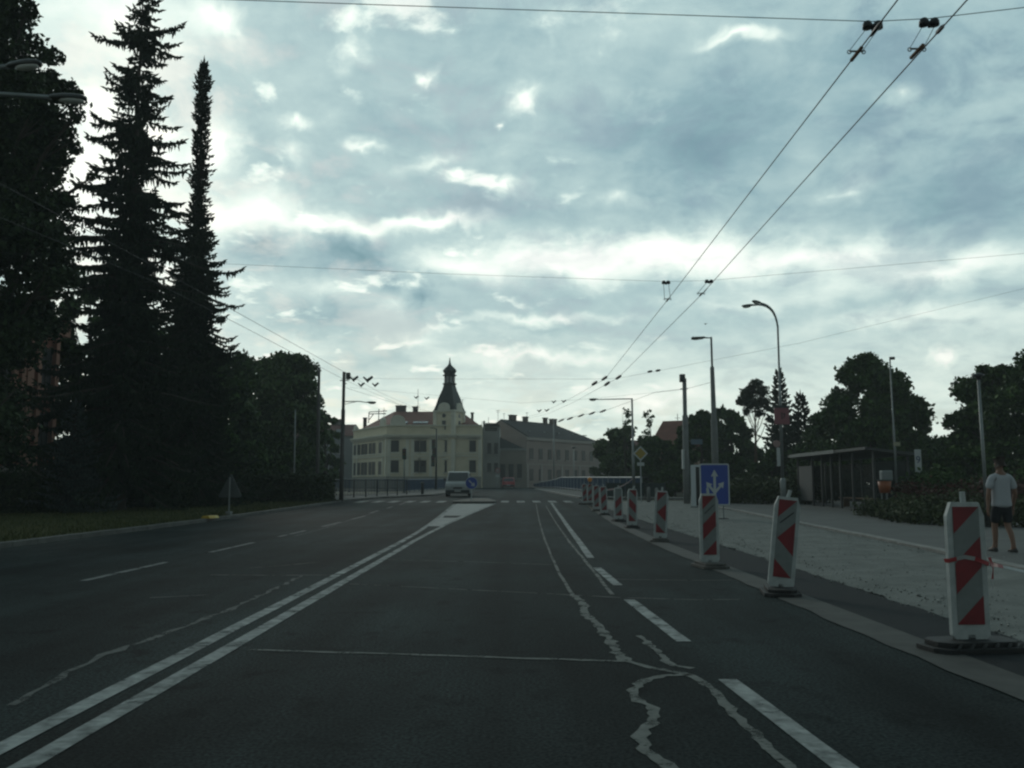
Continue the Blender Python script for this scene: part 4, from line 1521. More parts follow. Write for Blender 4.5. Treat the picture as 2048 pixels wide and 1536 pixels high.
# distant roofs between the pink house and the trees
o_ = Vector((W(1212, 0, 170).x, 174, zb))
fh = thing('far_house', 'far house with a dark red roof between the long pink house and the trees', 'building', o_)
x0, x1 = W(1180, 0, 170).x, W(1275, 0, 170).x
ZF = lambda v: W(1212, v, 170).z
MB().zprism([(x0, 170), (x1, 170), (x1, 180), (x0, 180)], zb, ZF(908)).build('wall', M_pinkpale, fh, origin=o_)
MB().add([(x0 - .3, 169.6, ZF(908)), (x1 + .3, 169.6, ZF(908)), (x1 + .3, 180.4, ZF(908)), (x0 - .3, 180.4, ZF(908)), (x0 + .6, 175, ZF(878)), (x1 - .6, 175, ZF(878))],
         [(0, 1, 5, 4), (1, 2, 5), (2, 3, 4, 5), (3, 0, 4), (0, 3, 2, 1)]).build('roof', MATS['dark_red_tiles'], fh, origin=o_)
oo, dd, nn = xz((x0, 170), (1, 0))
for u in (1197, 1212):
    window(fh, o_, oo, dd, nn, W(u, 0, 170).x - x0, ZF(925), 1.1, 1.2, M_whiteframe, True)

# the reddish building with pilasters at the left edge; the pilastered side faces the road
XR = -25.0
z0 = zt(45)
o_ = Vector((-33, 39, z0))
rb = thing('pilastered_building', 'reddish building with tall pinkish pilasters on a pale plinth', 'building', o_)
yf, yk = 29.0, W(106, 0, 45).y
yk = XR / ray(106, 940).x * ray(106, 940).y
MB().zprism([(-46, yf), (XR, yf), (XR, yk), (-46, yk)], z0, 10.2).build('wall', M_terra, rb, origin=o_)
oo, dd, nn = xz((XR, yf), (0, 1))
LS = yk - yf
su = lambda u: XR / ray(u, 900).x * ray(u, 900).y - yf
zp1 = W(60, 935, yf + su(60)).z
wbox(MB(), oo, dd, nn, LS / 2, z0, LS, zp1 - z0, .25).build('plinth', mat('pale_grey_plinth', (.3, .28, .25), .9, .15, 1), rb, origin=o_)
for u in (-420, -330, -240, -160, -90, -30, 14, 30, 44, 62, 97):
    wbox(MB(), oo, dd, nn, su(u), zp1, .36 if u != 44 else .6, 7.2, .24).build('pilaster', M_terra2, rb, origin=o_)
wbox(MB(), oo, dd, nn, LS / 2, zp1 + 7.21, LS + .2, .7, .5).build('cornice', M_terra2, rb, origin=o_)
for u in (-380, -200, -60, 0, 80):
    window(rb, o_, oo, dd, nn, su(u), zp1 + .9, 1.1, 2.0, M_frame, True, None, True, M_terra2)
    window(rb, o_, oo, dd, nn, su(u), zp1 + 4.2, 1.1, 2.2, M_frame, True, None, True, M_terra2)
wbox(MB(), oo, dd, nn, su(53), zp1 + .02, .8, .85, .12).build('parapet_panel', M_terra2, rb, origin=o_)
MB().add([(-46.5, yf - .5, 10.2), (XR + .6, yf - .5, 10.2), (XR + .6, yk + .5, 10.2), (-46.5, yk + .5, 10.2), (-36, yf + 7, 13.6), (-36, yk - 7, 13.6)],
         [(0, 1, 4), (1, 2, 5, 4), (2, 3, 5), (3, 0, 4, 5), (0, 3, 2, 1)]).build('roof', M_redroof, rb, origin=o_)

# ------------------------------------------------------------------ delineator boards of the roadworks
M_white = mat('scuffed_white_plastic', (.28, .305, .3), .6, .12, 7, col2=(.48, .51, .5), detail=10)
M_red = mat('faded_red_film', (.15, .012, .016), .5, .2, 6, col2=(.23, .015, .021), detail=10)
M_reflect = mat('pale_reflective_film', (.14, .158, .153), .55, .12, 6, col2=(.21, .232, .227), detail=10)
M_rubber = mat('black_rubber', (.018, .019, .019), .75, .3, 5, bump=.4, bscale=60)
M_dust = mat('dusty_rubber', (.075, .072, .066), .9, .35, 3, bump=.4, bscale=40)
M_black = mat('black_print', (.02, .02, .022), .6, .1)
FW, FH = .215, .925


def clip(poly, a, b, c):
    """keep a*x + b*y >= c"""
    out = []
    for i, p in enumerate(poly):
        q = poly[(i + 1) % len(poly)]
        f, g = a * p[0] + b * p[1] - c, a * q[0] + b * q[1] - c
        if f >= 0:
            out.append(p)
        if f * g < 0:
            t = f / (f - g)
            out.append((p[0] + (q[0] - p[0]) * t, p[1] + (q[1] - p[1]) * t))
    return out


def stripes(pattern):
    """red fields in face coordinates: x from the left, y down from the top"""
    rect = [(0, 0), (FW, 0), (FW, FH), (0, FH)]
    res = []
    if pattern in ('/', '\\', '/faded'):
        # c = y + x - FW on '/'
        for lo, hi in ((-9, 0), (.235, .475), (.70, 9)):
            if pattern == '/faded' and lo == -9:
                continue
            p = clip(clip(rect, 1, 1, lo + FW), -1, -1, -(hi + FW))
            if pattern == '\\':
                p = [(FW - x, y) for x, y in p]
            if len(p) > 2:
                res.append(p)
    else:
        up = [(0, 0), (FW, 0), (FW, FH / 2), (0, FH / 2)]
        p = clip(up, -1, -1, -FW)
        res += [p, [(x, FH - y) for x, y in p]]
        p = clip(up, 1, 1, .26 + FW)
        q = [(x, FH - y) for x, y in p]
        res += [p, q]
    return res


BOARD_MESH = {}


def delineator(pattern, loc, rz, lean, label, line=False, foot_rz=0.0, dusty=False, stub=0.0):
    root = thing('delineator_board', label, 'delineator', loc, rz, 'red and white delineator boards along the roadworks')
    zb_ = .085
    mb = MB()
    hw = FW / 2 + .046
    Hh = FH + .15
    prof = [(-hw, .03), (-hw + .03, 0), (hw - .03, 0), (hw, .03), (hw, Hh - .11), (FW / 2 + .006, Hh), (-FW / 2 - .006, Hh), (-hw, Hh - .11)]
    mb.yprism([(x, z + zb_) for x, z in prof], -.02, .03)
    x0, ztop = -FW / 2, zb_ + Hh - .035
    mb.yprism([(x0, ztop - FH), (x0 + FW, ztop - FH), (x0 + FW, ztop), (x0, ztop)], -.026, -.0195, 2)
    for p in stripes(pattern):
        mb.yprism([(x0 + x, ztop - y) for x, y in p], -.0285, -.025, 1)
    if line:
        mb.yprism([(x0 + .03, ztop - .275), (x0 + .185, ztop - .135), (x0 + .19, ztop - .148), (x0 + .035, ztop - .29)], -.0285, -.0255, 3)
    pan = mb.build('panel', [M_white, M_red, M_reflect, M_black], root, bevel=.006)
    hd = MB().tube([(.0, .005, zb_ + Hh - .02), (stub, .005, zb_ + Hh + .085)], [.024, .022], 8).build('handle', M_white, root)
    pin = MB().box((0, .005, .06), (.06, .05, .12)).build('pin', M_darksteel, root)
    for o in (pan, hd, pin):
        o.rotation_euler = (0, lean, 0)
    mb = MB()
    L_, D = .40, .21
    pl = [(-L_, -D * .55), (-L_ * .78, -D), (L_ * .78, -D), (L_, -D * .55), (L_, D * .55), (L_ * .78, D), (-L_ * .78, D), (-L_, D * .55)]
    mb.zprism(pl, 0, .045)
    mb.zprism([(x * .86, y * .78) for x, y in pl], .045, .085)
    for k in range(6):
        x = -.26 + k * .105
        mb.prism([(x, 0), (x + .03, 0), (x + .075, .034), (x + .045, .034)], lambda p, t: (p[0], -D * 1.0 + .008 + (p[1]) * .95 + t, .045 + p[1] * .9), -.008, .012)
    ft = mb.build('rubber_foot', M_dust if dusty else M_rubber, root, bevel=.006)
    ft.rotation_euler = (0, 0, foot_rz)
    return root


boards = [
    (1943, 1300, '/', 0, 'nearest board, upright, with red and white tape tied round it', False, .12, False, -.004),
    (1560, 1188, '<', .115, 'board leaning right whose stripes form a left-pointing chevron with a black line', True, 1.45, False, .02),
    (1420, 1135, '/', .0, 'upright board in front of the blue lane sign with a black line on it', True, 1.6, True, -.01),
    (1320, 1083, '<', .06, 'slightly leaning chevron board just right of the one with a bent handle', False, 1.5, True, .0),
    (1264, 1056, '\\', .03, 'board with a bent handle and stripes falling to the right', False, 1.4, False, .06),
    (1237, 1043, '/faded', 0, 'board with its upper stripe faded away, left of the bent-handled one', False, 1.6, False, .01),
    (1208.5, 1030, '/', -.03, 'board where the long sagging barrier tape begins', False, 1.5, False, .02),
    (1193, 1022, '/', .0, 'board half hidden just left of the one holding the sagging tape', False, 1.5, True, 0),
    (1179.5, 1008, '/', .03, 'farther of the two overlapping boards, under the orange lamp', False, 1.6, True, 0),
    (1170, 1009, '/', -.03, 'leftmost board, overlapping the one under the orange lamp', False, 0, True, 0),
]
BR = []
for (u, v, pt, lean, lab, ln, frz, dusty, stub) in boards:
    p = G(u, v)
    BR.append(delineator(pt, p, {1943: .03, 1560: -.06, 1420: .09, 1320: -.12, 1264: .14}.get(u, .05), lean, lab, ln, frz, dusty, stub))

# orange warning lamp standing on the far board
p = BR[8].location + Vector((.02, 0, 1.16))
root = thing('warning_lamp', 'round orange warning lamp on top of a far board', 'lamp', p)
MB().box((0, 0, .05), (.14, .1, .12)).build('battery_box', M_darksteel, root, bevel=.01)
MB().lathe([(.02, -.04), (.12, -.035), (.135, 0), (.12, .035), (.02, .04)], (0, 0, 0), 16).build('lens', mat('orange_lens', (.75, .26, .02), .3, .08), root, True)
root.children[1].rotation_euler = (PI / 2, 0, 0)
root.children[1].location = (0, 0, .24)

# barrier tape
def tape(name, pts, w, label, seg=.28, twist=.6, seed=1):
    rnd = random.Random(seed)
    P = []
    for a, b in zip(pts, pts[1:]):
        a, b = Vector(a), Vector(b)
        n = max(1, int((b - a).length / .06))
        P += [a.lerp(b, i / n) for i in range(n)]
    P.append(Vector(pts[-1]))
    vs, fs, mi = [], [], []
    acc_ = 0
    for i, p in enumerate(P):
        t = (P[min(i + 1, len(P) - 1)] - P[max(i - 1, 0)]).normalized()
        up = Vector((0, 0, 1)) - t * t.z
        if up.length < .05:
            up = Vector((1, 0, 0))
        up.normalize()
        sd_ = t.cross(up)
        ang = twist * math.sin(i * .23 + seed)
        e = (up * math.cos(ang) + sd_ * math.sin(ang)) * w / 2
        vs += [p - e, p + e]
        if i:
            k = 2 * i
            fs.append((k - 2, k, k + 1, k - 1))
            acc_ += (P[i] - P[i - 1]).length
            mi.append(int(acc_ / seg) % 2)
    mb = MB().add(vs, fs)
    mb.m = mi
    o = mb.build(name, [M_tape_red, M_tape_white], origin=P[0])
    md = o.modifiers.new('thickness', 'SOLIDIFY')
    md.thickness = .002
    return tag(o, label, 'barrier tape', 'red and white barrier tapes')


M_tape_red = mat('red_tape_film', (.3, .025, .03), .35, .12, 8)
M_tape_white = mat('white_tape_film', (.28, .29, .285), .35, .12, 8)
b1 = BR[0].location
zc = W(1943, 1122, b1.y).z
r_ = FW / 2 + .052
wrap = [(b1.x - r_, b1.y + .04, zc + .0), (b1.x - r_, b1.y - .034, zc + .005), (b1.x - .03, b1.y - .036, zc + .035), (b1.x + .05, b1.y - .036, zc + .02), (b1.x + r_, b1.y - .036, zc - .02),
        (b1.x + r_ + .012, b1.y + .03, zc - .03), (b1.x + .05, b1.y + .04, zc)]
tape('barrier_tape', wrap, .032, 'tape wrapped round the nearest delineator board', .16, .25, 2)
tape('barrier_tape', [(b1.x + r_ + .005, b1.y - .04, zc - .02), (b1.x + .3, b1.y + .1, zc - .045), W(2048, 1143, b1.y + .25), W(2260, 1160, b1.y + .5)], .03, 'taut tape leading off to the right from the nearest board', .3, .7, 3)
tape('barrier_tape', [(b1.x + r_ + .012, b1.y - .02, zc + .03), (b1.x + r_ + .032, b1.y - .03, zc - .04), (b1.x + r_ + .03, b1.y - .02, zc - .14), (b1.x + r_ + .018, b1.y - .025, zc - .22)], .03, 'loose tape end hanging down beside the nearest board', .2, .9, 4)
pa = BR[6].location + Vector((0, 0, 1.0))
pb = W(1266, 957, 60)
mid = pa.lerp(pb, .5) + Vector((0, 0, -.16))
tape('barrier_tape', [pa, pa.lerp(mid, .5) + Vector((0, 0, -.05)), mid, mid.lerp(pb, .5) + Vector((0, 0, -.04)), pb], .075, 'long sagging tape from a far board to the lamp post', .5, .5, 5)
# tape post is the lamp D below

# ------------------------------------------------------------------ the blue lane sign standing on its foot
M_signblue = mat('blue_sign_film', (.018, .055, .3), .4, .1, 4)
M_signwhite = mat('white_sign_film', (.42, .45, .45), .4, .08, 4)
ps = G(1431, 1040)
Ysg = ps.y
sw, shh = 1.06, 1.50
zs = W(1431, 1011, Ysg).z - ps.z
root = thing('lane_sign', 'blue lane sign with three white arrows standing behind a delineator board', 'sign', ps, R(-4))


def rrect(w, h, r, z0, n=5):
    pts = []
    for cx_, cz_, a0 in ((w / 2 - r, r, -PI / 2), (w / 2 - r, h - r, 0), (-w / 2 + r, h - r, PI / 2), (-w / 2 + r, r, PI)):
        pts += [(cx_ + r * math.cos(a0 + PI / 2 * k / n), z0 + cz_ + r * math.sin(a0 + PI / 2 * k / n)) for k in range(n + 1)]
    return pts


mb = MB()
mb.yprism(rrect(sw, shh, .07, zs), -.012, .012, 1)
mb.yprism(rrect(sw - .1, shh - .1, .045, zs + .05), -.015, -.011, 0)
pan = mb.build('panel', [M_signblue, M_signwhite], root)


def arrow(mb, x0, z0, x1, z1, w, hw, hl):
    a, b = Vector((x0, z0)), Vector((x1, z1))
    d = (b - a).normalized()
    n = Vector((-d.y, d.x))
    s = b - d * hl
    poly = [a - n * w / 2, s - n * w / 2, s - n * hw, b, s + n * hw, s + n * w / 2, a + n * w / 2]
    mb.yprism([tuple(p) for p in poly], -.0185, -.0145)


mb = MB()
zc0 = zs + .42
arrow(mb, 0, zs + .2, 0, zs + shh - .22, .09, .13, .24)
am = MB()
arrow(am, -.02, zc0 + .06, -.30, zc0 + .42, .085, .125, .2)
ar = MB()
arrow(ar, .02, zc0 + .06, .33, zc0 + .42, .085, .125, .2)
mb.build('up_arrow', M_signwhite, root)
for m_ in (am, ar):
    m_.v = [(x, y - .0008, z) for x, y, z in m_.v]
    m_.build('side_arrow', M_signwhite, root)
for sx_ in (-.3, .3):
    MB().tube([(sx_, .035, .06), (sx_, .035, zs + shh - .1)], .025, 8).build('post', M_steel, root)
MB().box((0, .06, .035), (.9, .42, .07)).build('rubber_foot', M_rubber, root, bevel=.012)

# ------------------------------------------------------------------ lamps, masts and signs
M_conc = mat('grey_concrete', (.2, .205, .2), .9, .18, 3)
M_rust = mat('rust_stained_metal', (.12, .075, .05), .8, .3, 4)
M_lamp = mat('dark_lamp_housing', (.06, .065, .065), .45, .15, 4)
M_lens = mat('lamp_bowl', (.42, .43, .40), .2, .08, 4)
GL = 'street lamps along the road'


def lamp_head(root, p, d, L=.62, w=.2):
    d = Vector(d).normalized()
    s = d.cross(Vector((0, 0, 1))).normalized()
    up = s.cross(d)
    mb = MB()
    rings = []
    for t, ww, hh in ((0, .35, .45), (.12, .62, .8), (.4, .95, 1.05), (.7, 1.0, 1.0), (.92, .8, .75), (1, .4, .4)):
        c = p + d * (L * t)
        rings.append([c + s * (w / 2 * ww * math.cos(a)) + up * (.075 * hh * max(math.sin(a), -.35)) for a in [2 * PI * k / 12 for k in range(12)]])
    vs = [q for r in rings for q in r]
    fs = []
    for i in range(len(rings) - 1):
        for k in range(12):
            fs.append((i * 12 + k, i * 12 + (k + 1) % 12, (i + 1) * 12 + (k + 1) % 12, (i + 1) * 12 + k))
    fs += [tuple(range(11, -1, -1)), tuple(range((len(rings) - 1) * 12, len(rings) * 12))]
    mb.add(vs, fs)
    h = mb.build('lamp_head', M_lamp, root, True, root.location)
    c = p + d * (L * .6) - up * .045
    vs = [(q[0], q[1], q[2]) for q in []]
    b = MB()
    rot = Matrix((d, s, up)).transposed()
    bm_ = MB().ball((0, 0, 0), (L * .34, w * .4, .06), 10, 6)
    b.add([c + rot @ Vector(q) for q in bm_.v], bm_.f)
    b.build('lamp_bowl', M_lens, h, True, root.location)
    return h


def bez(a, b, c, n=8):
    return [a.lerp(b, t).lerp(b.lerp(c, t), t) for t in [k / n for k in range(n + 1)]]


def double_lamp(base, zbend, tips, label, r=.075):
    root = thing('street_lamp', label, 'street lamp', base, 0, GL)
    top = Vector((base.x, base.y, zbend))
    MB().tube([base, base + Vector((0, 0, 1.35)), base + Vector((0, 0, 1.45))], [.125, .125, .08], 10).build('lower_pole', M_steel, root, True, base)
    MB().tube([base + Vector((0, 0, 1.4)), Vector((base.x, base.y, base.z + (zbend - base.z) * .62)), Vector((base.x, base.y, base.z + (zbend - base.z) * .63)), top + Vector((0, 0, .1))], [r, r * .85, r * .68, r * .6], 9).build('pole', M_steel, root, True, base)
    for tip in tips:
        tip = Vector(tip)
        h = Vector((tip.x - base.x, tip.y - base.y, 0))
        dv = h.normalized()
        k = top + Vector((0, 0, (tip.z - top.z) * 1.0 + .0)) + dv * h.length * .06
        pts = [top - Vector((0, 0, .55))] + bez(top, Vector((top.x, top.y, tip.z + .02)) + dv * .1, tip - dv * .62 + Vector((0, 0, 0)), 8)
        MB().tube(pts, [.042] * len(pts), 7).build('arm', M_steel, root, True, base)
        lamp_head(root, tip - dv * .66, dv + Vector((0, 0, .04)))
    return root


bA = grounded(W(1566, 970, 40).x, 40, .045)
zA = W(1560, 655, 40).z
lampA = double_lamp(bA, zA, (W(1482, 614, 41.2), W(1504, 603, 38.9)), 'tall double-headed street lamp carrying a small reddish square panel')
# square panel on it
pz = W(1568, 831, 40)
root = thing('square_panel', 'small reddish square panel with dark marks high on the double-headed lamp', 'sign', (bA.x + .02, bA.y - .1, pz.z - .4))
MB().yprism(rrect(.66, .8, .03, 0), -.02, .02).build('panel', mat('faded_red_panel', (.26, .1, .115), .6, .2, 3), root)
MB().box((0, -.005, .78), (.7, .1, .1)).build('hood', M_darksteel, root)
mk_ = MB()
mk_.box((.0, -.0235, .38), (.04, .006, .3))
mk_.box((.1, -.0235, .46), (.09, .006, .05))
mk_.box((.105, -.0235, .36), (.04, .006, .19), rot=Matrix.Rotation(R(20), 3, 'Y'))
mk_.build('marks', M_black, root)
MB().box((0, .05, .35), (.2, .06, .06)).build('bracket', M_steel, root)
# white bus timetable boards on the pole
pz = W(1562, 932, 40)
root = thing('timetable_board', 'white timetable board with a small round plate above on the double-headed lamp', 'sign', (bA.x - .17, bA.y - .05, pz.z))
MB().box((0, 0, .4), (.14, .05, .82)).build('board', M_signwhite, root, bevel=.01)
MB().tube([(-.06, -.02, .98), (-.06, .02, .98)], .16, 14).build('round_plate', mat('faded_pink_plate', (.3, .2, .19), .6, .2), root)
MB().box((.1, .0, .5), (.12, .03, .05)).build('bracket', M_steel, root)

# lamp at the left frame edge
bG = grounded(-11.35, 14.4, .1)
zG = 7.6
double_lamp(bG, zG - .25, (HP(178, 200, 8.0), HP(86, 128, 8.05)), 'double-headed street lamp reaching in before the big edge tree')

# trolley mast with a lamp arm on the left
M_mast = mat('brown_grey_mast_paint', (.075, .07, .065), .7, .2, 3)


def mast(name, u, Y, vtop, label, m, r0=.13, r1=.09, u_top=None, group=None, dz=.1):
    b = grounded(W(u, 970, Y).x, Y, dz)
    root = thing(name, label, 'mast', b, 0, group)
    t = W(u_top or u, vtop, Y)
    t = Vector((b.x + (t.x - b.x) * .35, b.y, t.z))
    MB().tube([b, b.lerp(t, .35), b.lerp(t, .355), b.lerp(t, .7), b.lerp(t, .705), t], [r0, r0, (r0 * 2 + r1) / 3, (r0 * 2 + r1) / 3, r1, r1], 10).build('pole', m, root, True, b)
    return root, b, t


GMm = 'trolley wire masts'
mastL, bL, tL = mast('trolley_mast', 683, 57, 744, 'brown trolley mast with a lamp arm beside the clipped hedge', M_mast, .14, .1, 689, GMm)
pz = lambda v, Y=57: W(683, v, Y).z
a0 = Vector((tL.x - .0, 57, pz(803)))
tip = W(752, 805, 57)
MB().tube([a0, a0.lerp(tip, .5) + Vector((0, 0, .04)), tip - Vector((.6, 0, 0))], [.035, .03, .028], 7).build('arm', M_steel, mastL, True, bL)
MB().tube([a0 - Vector((0, 0, .2)), a0.lerp(tip, .42) + Vector((0, 0, .03))], .018, 6).build('stay', M_steel, mastL, True, bL)
lamp_head(mastL, tip - Vector((.64, 0, 0)), (1, 0, 0), .66, .24)
MB().box((tL.x + .27, 57, pz(752)), (.26, .25, .42)).build('feeder_box', M_darksteel, mastL, False, bL, .02)
mb = MB().tube([(tL.x - .25, 57, pz(761)), (tL.x + .35, 57, pz(760))], .03, 6)
mb.tube([(tL.x - .05, 57, pz(768)), (tL.x + .18, 57, pz(767))], .03, 6)
mb.build('crossarm', M_darksteel, mastL, False, bL)
mast('trolley_mast', 635, 66, 735, 'plain brown mast rising out of the rounded tree', M_mast, .13, .1, 634, GMm)
mast('thin_post', 588, 57.5, 820, 'thin pale post behind the dark clipped hedge', M_steel, .05, .04, 588)

# right-hand concrete trolley mast
mastC, bC, tC = mast('trolley_mast', 1373, 52, 757, 'pale concrete trolley mast with a box on its top right of the red-roofed house', M_conc, .19, .12, 1369, GMm, .045)
MB().box((tC.x - .12, 52, tC.z + .02), (.3, .3, .45)).build('feeder_box', M_darksteel, mastC, False, bC, .02)
MB().tube([(tC.x - .25, 52, W(0, 778, 52).z), (tC.x + .2, 52, W(0, 777, 52).z)], .03, 6).build('crossarm', M_darksteel, mastC, False, bC)
root = thing('street_name_sign', 'small blue-grey street name plate on the concrete trolley mast', 'sign', (bC.x + .55, 51.85, W(0, 889, 52).z))
MB().box((.06, 0, .15), (.66, .03, .3)).build('plate', mat('grey_blue_plate', (.12, .17, .21), .6, .15), root, bevel=.005)
MB().tube([(-.5, .06, .2), (.0, .03, .2)], .02, 6).build('bracket', M_steel, root)
root = thing('post_sign', 'long narrow pale plate seen edge-on on the concrete trolley mast', 'sign', (bC.x - .2, 51.8, W(0, 938, 52).z))
MB().box((0, 0, .55), (.1, .4, 1.1)).build('plate', M_signwhite, root, bevel=.01)
MB().box((.1, .1, .6), (.12, .05, .05)).build('bracket', M_steel, root)

# lamp B: tall stepped mast with flat heads
bB = grounded(W(1432, 970, 48).x, 48, .045)
root = thing('street_lamp', 'tall stepped mast lamp with flat thin heads behind the blue lane sign', 'street lamp', bB, 0, GL)
tB = Vector((bB.x - .06, 48, W(0, 674, 48).z))
zst, zs2 = W(0, 735, 48).z, W(0, 840, 48).z
MB().tube([bB, Vector((bB.x - .02, 48, zs2)), Vector((bB.x - .02, 48, zs2 + .1)), Vector((bB.x - .05, 48, zst)), Vector((bB.x - .05, 48, zst + .06)), tB], [.2, .17, .14, .11, .06, .055], 10).build('pole', M_conc, root, True, bB)
tip = W(1388, 677, 48)
for q, (ex, ey, ez) in enumerate(((-1.05, 0, -.04), (-.85, 1.2, .05))):
    e = tB + Vector((ex, ey, ez))
    MB().tube([tB - Vector((0, 0, .05)), tB.lerp(e, .4)], .028, 6).build('arm', M_steel, root, True, bB)
    d = (e - tB).normalized()
    c = tB.lerp(e, .68)
    s = d.cross(Vector((0, 0, 1))).normalized()
    rot = Matrix((d, s, s.cross(d))).transposed()
    h = MB().box(c, (.7, .28, .06), rot=rot).build('lamp_head', M_lamp, root, False, bB, .02)
    MB().box(c - Vector((0, 0, .034)), (.5, .2, .02), rot=rot).build('lamp_bowl', M_lens, h, False, bB)
# lamp D: short mast with a long arm to the left
bD = grounded(W(1268, 970, 60).x, 60, .045)
root = thing('street_lamp', 'grey lamp with one long level arm over the far boards', 'street lamp', bD, 0, GL)
tD = Vector((bD.x - .05, 60, W(0, 797, 60).z))
MB().tube([bD, bD.lerp(tD, .45), bD.lerp(tD, .46), tD], [.1, .1, .075, .06], 9).build('pole', M_steel, root, True, bD)
tip = W(1180, 799, 60)
MB().tube([tD - Vector((0, 0, .02)), tip + Vector((.5, 0, 0))], [.04, .03], 7).build('arm', M_steel, root, True, bD)
lamp_head(root, tip + Vector((.55, 0, 0)), (-1, 0, 0), .62, .24)
# park lamp E
bE = grounded(W(1971, 970, 27).x, 27, .045)
root = thing('park_lamp', 'short park lamp with a flat hood beside the walking man', 'street lamp', bE, 0)
tE = Vector((bE.x - .03, 27, W(0, 758, 27).z))
MB().tube([bE, tE], [.055, .04], 9).build('pole', M_steel, root, True, bE)
MB().lathe([(.05, -.02), (.07, .05), (.17, .1), (.17, .14), (.06, .18)], tE, 12).build('hood', M_lamp, root, True, bE)
# bus stop pole F
bF = grounded(W(1794, 970, 38).x, 38, .045)
root = thing('bus_stop_pole', 'tall thin bus stop pole with a white plate reading 9', 'bus stop', bF, 0)
tF = Vector((bF.x - .05, 38, W(0, 714, 38).z))
MB().tube([bF, bF.lerp(tF, .55), bF.lerp(tF, .56), tF], [.05, .05, .035, .03], 8).build('pole', M_steel, root, True, bF)
z0, z1 = W(0, 946, 38).z, W(0, 899, 38).z
px = W(1788.5, 0, 38).x
pl = MB().box((px, 37.93, (z0 + z1) / 2), (.27, .03, z1 - z0)).build('stop_plate', M_signwhite, root, False, bF, .008)
fc = bpy.data.curves.new('numeral', 'FONT')
fc.body = '9'
fc.size = .42
fc.align_x = 'CENTER'
fc.extrude = .002
fo = bpy.data.objects.new('numeral_tmp', fc)
me = bpy.data.meshes.new_from_object(fo)
bpy.data.objects.remove(fo)
no = bpy.data.objects.new('numeral', me)
COL.objects.link(no)
me.materials.append(mat('dark_blue_print', (.02, .04, .11), .6, .1))
no.parent = pl
no.rotation_euler = (PI / 2, 0, 0)
no.location = Vector((px, 37.912, z0 + (z1 - z0) * .42)) - bF
MB().box((tF.x + .1, 37.97, tF.z - .06), (.18, .1, .12)).build('top_box', M_lamp, root, False, bF, .01)
MB().box((bF.x + .06, 37.95, W(0, 888, 38).z), (.26, .04, .16)).build('small_plate', mat('yellowish_plate', (.3, .3, .2), .6, .1), root, False, bF)

# bus shelter ------------------------------------------------------
sa, sb = Vector((W(1603, 970, 50).x, 50, 0)), Vector((W(1758, 970, 39).x, 39, 0))
cs = (sa + sb) / 2
bs = grounded(cs.x, 45, .045)
ang = math.atan2(sb.y - sa.y, sb.x - sa.x)
shel = thing('bus_shelter', 'dark framed glass bus shelter with a pale sloping roof edge', 'bus shelter', bs, ang)
Ls = (sb - sa).length
M_shglass = bpy.data.materials.new('smoky_shelter_glass')
M_shglass.use_nodes = True
pb_ = M_shglass.node_tree.nodes['Principled BSDF']
pb_.inputs['Base Color'].default_value = (.03, .04, .04, 1)
pb_.inputs['Roughness'].default_value = .35
pb_.inputs['Specular IOR Level'].default_value = .2
pb_.inputs['Alpha'].default_value = .55
dp = 1.5
hF, hB = 2.62, 2.35
for k, s in enumerate((-.5, -.27, -.13, .0, .12, .27, .5)):
    x = s * Ls
    MB().box((x, 0, hF / 2), (.09, .09, hF)).build('front_post', M_darksteel, shel)
for s in (-.5, 0, .5):
    MB().box((s * Ls, dp, hB / 2), (.08, .08, hB)).build('rear_post', M_darksteel, shel)
for s in (-.5, .5):
    MB().box((s * Ls, dp / 2, 1.22), (.02, dp - .16, 1.9)).build('side_pane', M_shglass, shel)
for q in range(2):
    MB().box(((q - .5) * Ls / 2, dp, 1.22), (Ls / 2 - .14, .02, 1.9)).build('rear_pane', M_shglass, shel)
MB().xprism([(-.45, hF + .02), (-.45, hF + .14), (dp + .2, hB + .16), (dp + .2, hB + .04)], -Ls / 2 - .35, Ls / 2 + .3).build('roof', M_darksteel, shel)
MB().box((-.16 * Ls, -.47, hF + .08), (Ls * .66, .03, .17)).build('roof_edge', mat('pale_roof_edge', (.15, .16, .155), .6, .1), shel)
MB().box((-.385 * Ls, .0, 1.2), (Ls * .2, .03, 1.85)).build('notice_panel', mat('grey_notice_panel', (.04, .047, .047), .6, .15), shel)
mb = MB().box((.12 * Ls, dp - .35, .46), (Ls * .6, .34, .05))
for s in (-.12, .35):
    mb.box((s * Ls, dp - .35, .22), (.06, .3, .43))
mb.build('bench', mat('brown_bench_wood', (.12, .07, .04), .8, .2, 4), shel)

# litter bin and white box by the bushes
pbn = grounded(W(1766, 970, 36.5).x, 36.5, .045)
root = thing('litter_bin', 'orange litter bin beside the bus shelter', 'bin', pbn, R(15))
zc_ = W(0, 986, 36.5).z - pbn.z
MB().tube([(0, .1, 0), (0, .1, zc_ + .5)], .03, 8).build('post', M_steel, root)
MB().lathe([(.2, zc_), (.27, zc_ + .5)], (0, -.1, 0), 14).build('bucket', mat('orange_plastic', (.28, .08, .025), .5, .15, 4), root, True)
MB().lathe([(.285, zc_ + .48), (.285, zc_ + .53)], (0, -.1, 0), 14).build('rim', M_darksteel, root)
pbx = grounded(W(1773, 970, 37.3).x, 37.3, .045)
root = thing('meter_box', 'pale grey box on a short stand above the orange bin', 'box', pbx, 0)
z0, z1 = W(0, 961, 37.3).z - pbx.z, W(0, 941, 37.3).z - pbx.z
MB().xprism([(-.15, z0), (.15, z0), (.15, z1), (-.15, z1)], -.23, .23).build('housing', mat('pale_grey_box', (.2, .225, .225), .6, .1), root, bevel=.05)
MB().tube([(0, 0, 0), (0, 0, z0 + .02)], .04, 8).build('stand', M_steel, root)
